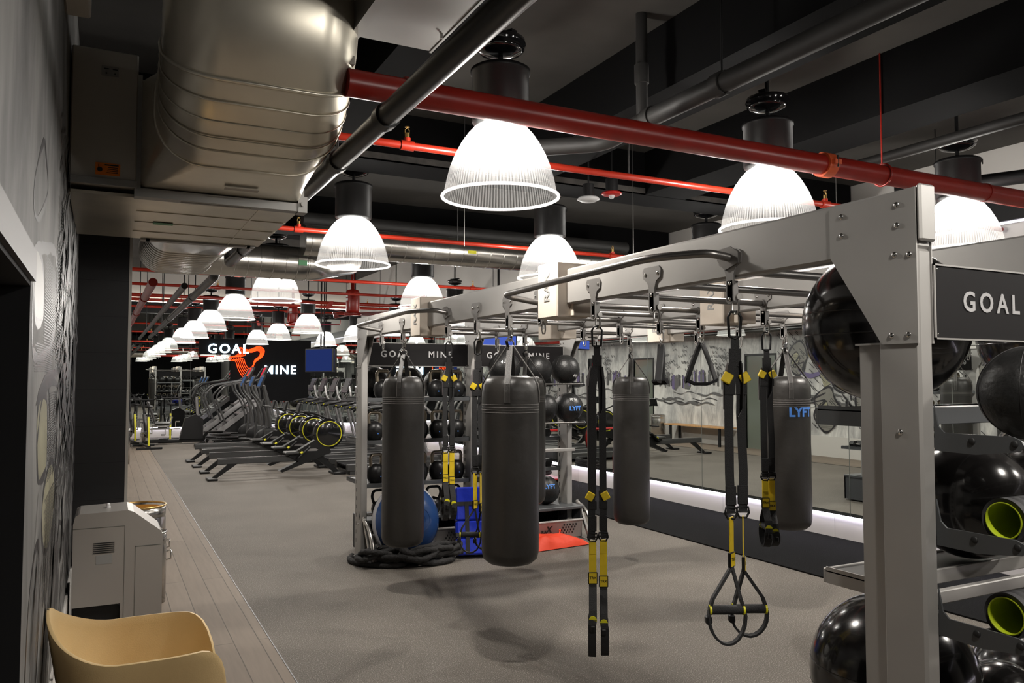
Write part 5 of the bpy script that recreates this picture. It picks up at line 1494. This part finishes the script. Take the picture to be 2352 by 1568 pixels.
# ================================================================= CARDIO MACHINES
def rower0(label):
    t = thing('rowing_machine', label, 'rowing machine', (0, 0, 0), 0, 'black rowing machines side by side')
    # rear foot at x 0, front foot at x 1.97
    obj('rail', MB().rbox(.10, 1.36, -.03, .03, .235, .325, .01).box(.10, 1.36, -.022, .022, .325, .335), M['vinylgrey'], t)
    obj('rail_top', MB().box(.10, 1.34, -.012, .012, .335, .340), M['alu'], t)
    m = MB().prism([(.02, .03), (.10, .03), (.42, .25), (.28, .25)], 'y', -.028, .028); m.rbox(-.05, .10, -.16, .16, .0, .035, .008)
    obj('rear_leg', m, M['blk'], t)
    m = MB().prism([(1.36, .235), (1.05, .10), (1.10, .07), (1.36, .235)][:3] + [(1.9, .36), (1.82, .60), (1.70, .62), (1.20, .33)], 'y', -.07, .07)
    obj('flywheel_frame', m, M['blk'], t)
    m = MB().prism([(1.62, .30), (1.78, .30), (2.06, .03), (1.96, .03)], 'y', -.03, .03); m.rbox(1.92, 2.12, -.19, .19, 0, .035, .008)
    obj('front_leg', m, M['blk'], t)
    m = MB().lathe([(0, -.075), (.21, -.075), (.245, -.06), (.255, -.03), (.255, .03), (.245, .06), (.21, .075), (0, .075)], n=44)
    m.v = [(v[0] + 1.86, v[2], v[1] + .675) for v in m.v]
    f = obj('flywheel_housing', m, M['blkgloss'], t)
    m = MB()
    for s in (-1, 1): m.tube([(1.86 + .205 * cos(a * pi / 24), s * .077, .675 + .205 * sin(a * pi / 24)) for a in range(48)], .008, 6, closed=True)
    obj('yellow_ring', m, M['machyel'], f)
    obj('seat', MB().rbox(1.14, 1.36, -.14, .14, .36, .40, .015).box(1.18, 1.32, -.04, .04, .33, .36), M['vinylgrey'], t)
    for s in (-1, 1):
        m = MB().at((1.42, s * .13, .36), (0, R(-42), 0)); m.rbox(-.12, .17, -.05, .05, 0, .025, .006, 0); m.box(-.02, .02, -.052, .052, .03, .045, 1)
        obj('foot_plate', m, [M['blk'], M['machyel']], t)
    c = obj('console', MB().tube([(1.86, 0, .92), (1.62, 0, 1.02), (1.36, 0, 1.05)], .016, 8).at((1.36, 0, 1.10), (0, R(14), 0)).rbox(-.012, .012, -.11, .11, -.07, .09, .005), M['blk'], t)
    obj('console_screen', MB().at((1.347, 0, 1.105), (0, R(14), 0)).box(-.002, .0, -.09, .09, -.05, .06), M['ink'], c)
    obj('row_handle', MB().cyl((1.40, -.22, .62), (1.40, .22, .62), .015, n=10).cyl((1.40, 0, .62), (1.70, 0, .66), .006, n=6), M['foam'], t)
    obj('side_logo', MB().prism([(1.50, .40), (1.66, .40), (1.68, .42), (1.64, .44), (1.52, .44), (1.48, .42)], 'y', -.0735, -.0705), M['alu'], t)
    return t
rw = rower0('nearest black rowing machine in the row, with a full yellow ring on its wheel'); rw.location = (1.50, 13.35, 0)
for k, lab in enumerate(['second rowing machine behind the nearest one', 'third rowing machine from the camera', 'farthest rowing machine in the row of four']):
    dup(rw, (1.50 - .02 * k, 14.42 + 1.03 * k, 0), 0, lab)

def spin0(label):
    t = thing('spin_bike', label, 'exercise bike', (0, 0, 0), 0, 'black and yellow spin bikes')
    obj('base_frame', MB().rbox(-.27, .27, -.56, -.49, 0, .05, .01).rbox(-.27, .27, .49, .56, 0, .05, .01).rbox(-.03, .03, -.5, .5, .03, .08, .01), M['blk'], t)
    m = MB().lathe([(0, -.03), (.21, -.03), (.225, 0), (.21, .03), (0, .03)], n=32); m.v = [(v[2], v[1] + .3, v[0] + .34) for v in m.v]
    obj('flywheel', m, M['alu'], t)
    m = MB().tube([(0, .30 + .24 * cos(R(a)), .34 + .24 * sin(R(a))) for a in range(-30, 200, 12)], .03, 8); obj('wheel_guard', m, M['blk'], t)
    obj('yellow_spine', MB().tube([(0, -.42, .06), (0, -.40, .4), (0, -.30, .72)], 0, 4, flat=((1, 0, 0), .02, .02)), M['machyel'], t)
    obj('main_frame', MB().tube([(0, -.28, .30), (0, .05, .35), (0, .35, .75)], .035, 10).tube([(0, -.25, .25), (0, -.28, .75)], .03, 10), M['vinylgrey'], t)
    obj('saddle', MB().tube([(0, -.28, .7), (0, -.30, .93)], .018, 8).sphere((0, -.30, .96), .12, 16, 8, scale=(.9, 1.1, .28)), M['blk'], t)
    obj('handlebar', MB().tube([(0, .36, .7), (0, .38, 1.06)], .02, 8).tube(fillet([(-.22, .10, 1.14), (-.23, .35, 1.10), (.23, .35, 1.10), (.22, .10, 1.14)], .06), .017, 8).tube([(-.1, .35, 1.1), (-.1, .52, 1.16)], .015, 6).tube([(.1, .35, 1.1), (.1, .52, 1.16)], .015, 6), M['foam'], t)
    obj('crank', MB().cyl((-.12, -.03, .34), (.12, -.03, .34), .02, n=8).box(-.13, -.11, -.05, -.01, .17, .36).box(.11, .13, -.05, -.01, .32, .51).box(-.22, -.12, -.08, .02, .16, .19).box(.12, .22, -.08, .02, .49, .52), M['chrome'], t)
    return t
sp = spin0('black spin bike with yellow spine nearest the column'); sp.location = (.86, 20.2, 0); sp.rotation_euler = (0, 0, R(6))
dup(sp, (1.50, 22.0, 0), R(-4), 'black spin bike with yellow spine right of the nearest one')
dup(sp, (.62, 21.9, 0), R(8), 'black spin bike half hidden behind the nearest spin bike')

def climber0(label):
    t = thing('stair_climber', label, 'stair climber', (0, 0, 0), 0, 'black stair climbers near the far mirror')
    obj('body_shroud', MB().prism([(.0, 0), (1.25, 0), (1.38, .3), (1.30, 1.02), (1.10, 1.02), (.28, .32), (.0, .12)], 'y', -.33, .33), M['blk'], t)
    for s in (-1, 1): obj('side_rail', MB().tube([(.02, s * .35, .03), (.10, s * .35, .22), (1.16, s * .35, 1.04)], 0, 4, flat=((0, 1, 0), .02, .055)), M['alu'], t)
    for k in range(5): obj('step', MB().rbox(.02 + k * .21, .27 + k * .21, -.30, .30, .15 + k * .185, .19 + k * .185, .006), M['vinylgrey'], t)
    for s in (-1, 1): obj('handrail', MB().tube(fillet([(.35, s * .36, .55), (.12, s * .37, 1.15), (.35, s * .36, 1.42), (1.15, s * .34, 1.56), (1.34, s * .3, 1.86)], .12, 5), .023, 8).tube([(1.3, s * .3, 1.0), (1.22, s * .32, 1.58)], .022, 8), M['vinylgrey'], t)
    c = obj('console', MB().at((1.32, 0, 1.72), (0, R(22), 0)).rbox(-.025, .025, -.24, .24, -.17, .20, .01), M['blk'], t)
    obj('console_screen', MB().at((1.292, 0, 1.73), (0, R(22), 0)).box(-.003, .0, -.2, .2, -.11, .15), M['screenred'], c)
    return t
cl_ = climber0('black stair climber with silver side rail, nearer of the pair'); cl_.location = (2.25, 20.7, 0)
dup(cl_, (2.15, 22.2, 0), 0, 'black stair climber with silver side rail, next to the far mirror')

def elliptical0(label):
    t = thing('cross_trainer', label, 'cross trainer', (0, 0, 0), 0, 'black cross trainers between climbers and rowers')
    obj('base_frame', MB().rbox(-.75, .7, -.06, .06, .03, .10, .01).rbox(-.80, -.70, -.3, .3, 0, .06, .01).rbox(.62, .74, -.32, .32, 0, .06, .01), M['blk'], t)
    m = MB().lathe([(0, -.09), (.25, -.09), (.30, -.06), (.30, .06), (.25, .09), (0, .09)], n=36); m.v = [(v[0] * 1.0 + .45, v[2], v[1] * .75 + .33) for v in m.v]
    obj('drive_housing', m, M['blk'], t)
    obj('mast', MB().tube([(.45, 0, .5), (.40, 0, 1.1), (.30, 0, 1.45)], .045, 10), M['vinylgrey'], t)
    for s in (-1, 1):
        obj('swing_arm', MB().tube(fillet([(.30, s * .22, .25), (.34, s * .24, .75), (.22, s * .27, 1.1), (.05, s * .25, 1.30), (.02, s * .24, 1.50)], .15, 5), .021, 8), M['vinylgrey'], t)
        obj('pedal', MB().rbox(-.52, -.16, s * .14 - .07, s * .14 + .07, .27 + s * .07, .30 + s * .07, .01).tube([(-.6, s * .2, .3 + s * .05), (.3, s * .2, .28)], .02, 8), M['blk'], t)
    c = obj('console', MB().at((.26, 0, 1.52), (0, R(22), 0)).rbox(-.02, .02, -.2, .2, -.13, .15, .01), M['blk'], t)
    obj('console_screen', MB().at((.236, 0, 1.525), (0, R(22), 0)).box(-.003, .0, -.17, .17, -.1, .12), M['screen2'], c)
    return t
el = elliptical0('black cross trainer with pale blue screen nearest the rowing machines'); el.location = (2.72, 17.6, 0)
for k, (x, y, lab) in enumerate([(2.7, 18.7, 'second cross trainer with blue screen behind the nearest one'), (2.68, 19.75, 'third cross trainer from the rowing machines')]):
    dup(el, (x, y, 0), 0, lab)

def recumbent(x, y, label):
    t = thing('recumbent_bike', label, 'exercise bike', (x, y, 0), 0)
    obj('base_frame', MB().rbox(-.75, .65, -.05, .05, .04, .12, .015).rbox(-.80, -.72, -.28, .28, 0, .06, .01).rbox(.58, .66, -.28, .28, 0, .06, .01), M['blk'], t)
    obj('seat_rail', MB().rbox(-.75, .10, -.09, -.05, .36, .40, .008).rbox(-.75, .10, .05, .09, .36, .40, .008).rbox(-.70, -.62, -.05, .05, .1, .38, .008), M['alu'], t)
    obj('seat', MB().rbox(-.50, -.12, -.20, .20, .48, .55, .03).box(-.4, -.2, -.1, .1, .4, .48), M['vinylgrey'], t)
    b = MB().at((-.50, 0, .62), (0, R(-18), 0)); b.rbox(-.03, .03, -.19, .19, -.08, .45, .025)
    obj('backrest', b, M['vinylgrey'], t)
    obj('drive_housing', MB().prism([(.08, .12), (.62, .12), (.62, .60), (.45, .72), (.20, .62)], 'y', -.11, .11), M['blk'], t)
    obj('mast', MB().tube([(.50, 0, .65), (.46, 0, 1.15)], .035, 8), M['alu'], t)
    c = obj('console', MB().at((.42, 0, 1.26), (0, R(22), 0)).rbox(-.02, .02, -.2, .2, -.13, .15, .01), M['blk'], t)
    obj('side_handle', MB().tube(fillet([(-.5, -.26, .45), (-.15, -.28, .45), (-.1, -.28, .68)], .08), .016, 8).tube(fillet([(-.5, .26, .45), (-.15, .28, .45), (-.1, .28, .68)], .08), .016, 8), M['alu'], t)
recumbent(1.56, 21.1, 'recumbent bike with silver seat rails left of the climbers')

def treadmill0(label):
    t = thing('treadmill', label, 'treadmill', (0, 0, 0), 0, 'black treadmills in a long row')
    m = MB().rbox(-1.75, 0, -.40, -.30, .06, .17, .01).rbox(-1.75, 0, .30, .40, .06, .17, .01).rbox(-.35, .08, -.36, .36, .05, .26, .03).box(-1.7, -1.6, -.38, .38, 0, .06).box(-.1, 0, -.38, .38, 0, .06)
    obj('deck_frame', m, M['vinylgrey'], t)
    obj('running_belt', MB().box(-1.74, -.3, -.30, .30, .13, .15), M['blkmatte'], t)
    for s in (-1, 1):
        obj('upright', MB().tube(fillet([(-.02, s * .40, .15), (-.22, s * .41, .95), (-.42, s * .38, 1.12), (-.44, s * .30, 1.42)], .15, 5), .030, 10), M['alu'], t)
        obj('handrail', MB().tube(fillet([(-.36, s * .40, 1.06), (-.72, s * .40, 1.02), (-.84, s * .38, .98)], .06), .034, 8), M['blk'], t)
        obj('grip_mark', MB().box(-.79, -.74, s * .40 - .036, s * .40 + .036, .99, 1.012), M['machyel'], t)
    obj('front_shroud', MB().rbox(-.48, -.34, -.36, .36, .98, 1.12, .03), M['blk'], t)
    c = obj('console', MB().at((-.42, 0, 1.42), (0, R(20), 0)).rbox(-.02, .02, -.26, .26, -.16, .2, .01), M['blk'], t)
    obj('console_screen', MB().at((-.444, 0, 1.43), (0, R(20), 0)).box(-.003, 0, -.2, .2, -.1, .14), M['ink'], c)
    return t
tm0 = treadmill0('black treadmill nearest the rack in the long row'); tm0.location = (5.35, 13.4, 0)
nth = ['second', 'third', 'fourth', 'fifth', 'sixth', 'seventh', 'eighth']
for k in range(7): dup(tm0, (5.35, 14.55 + 1.12 * k, 0), 0, 'black treadmill, %s from the rack in the long row' % nth[k])

# ================================================================= SIGN AND SCREENS AT THE FAR WALL
t = thing('wall_sign', 'black sign board with orange neon figure between white backlit words', 'sign', (3.9, YB - .10, 0))
obj('sign_board', MB().box(-.75, 1.5, 0, .05, .95, 2.72).box(-1.6, -.75, 0, .05, 2.28, 2.72), M['blkmatte'], t)
tm = MB(); text_mb(tm, 'GOAL', .36, lambda a, b, c: (-.82 + a, -.02 - c, 2.43 + b), .02, .006, 1.25); obj('backlit_word', tm, M['signlit'], t, label='white backlit word GOAL')
tm = MB(); text_mb(tm, 'MINE', .34, lambda a, b, c: (.62 + a, -.02 - c, 1.84 + b), .02, .006, 1.25); obj('backlit_word', tm, M['signlit'], t, label='white backlit word MINE')
m = MB()
base = [(-.66, 2.20), (-.45, 2.28), (-.40, 2.48), (-.16, 2.42), (.12, 2.52), (.28, 2.42), (.22, 2.22), (.02, 2.05), (-.06, 1.78), (-.25, 1.62), (-.42, 1.84), (-.50, 2.08), (-.64, 2.12)]
for k in range(6):
    q = [((a + .22) * (1 - .085 * k) - .22 + .02 * k, (b - 2.1) * (1 - .085 * k) + 2.1 + .012 * k) for a, b in base]
    m.tube([(a - .12, -.03, b) for a, b in smooth(q, True, 4)], .008, 6, closed=True)
obj('neon_figure', m, M['neon'], t)
def tv(x, y, z, rz, label, mt='screen', k=1.0):
    t = thing('television', label, 'television', (x, y, z), rz, 'televisions hung from the ceiling')
    obj('tv_body', MB().rbox(-.5 * k, .5 * k, -.03, .03, -.3 * k, .3 * k, .01), M['blk'], t)
    obj('tv_screen', MB().box(-.47 * k, .47 * k, -.034, -.031, -.27 * k, .27 * k), M[mt], t)
    obj('ceiling_mount', MB().cyl((0, .04, 0), (0, .04, (ZC2 - z)), .02, n=8), M['blk'], t)
tv(5.72, 11.65, 2.28, R(-30), 'blue lit television above the second rack sign', 'screen', .62)
tv(4.70, 19.6, 2.05, R(-62), 'dim blue television hanging right of the neon sign', 'screendim')
tv(4.95, 20.3, 2.05, R(-62), 'second dim blue television behind the first one', 'screendim')
t = thing('interval_timer', 'red digit interval timer on a black post seen between the signs', 'timer', (5.35, 11.75, 0))
obj('timer_post', MB().box(-.25, .25, -.2, .2, 0, .03).cyl((0, 0, .03), (0, 0, 1.6), .025, n=10).rbox(-.13, .13, -.03, .03, 1.55, 1.95, .01), M['blk'], t)
m = MB()
for zz in (1.66, 1.84):
    for xx in (-.07, .02): text_mb(m, '0', .13, lambda a, b, c, xx=xx, zz=zz: (xx + .025 + a, -.032 - c, zz + b), .001, .003)
obj('timer_digits', m, M['screenred'], t)
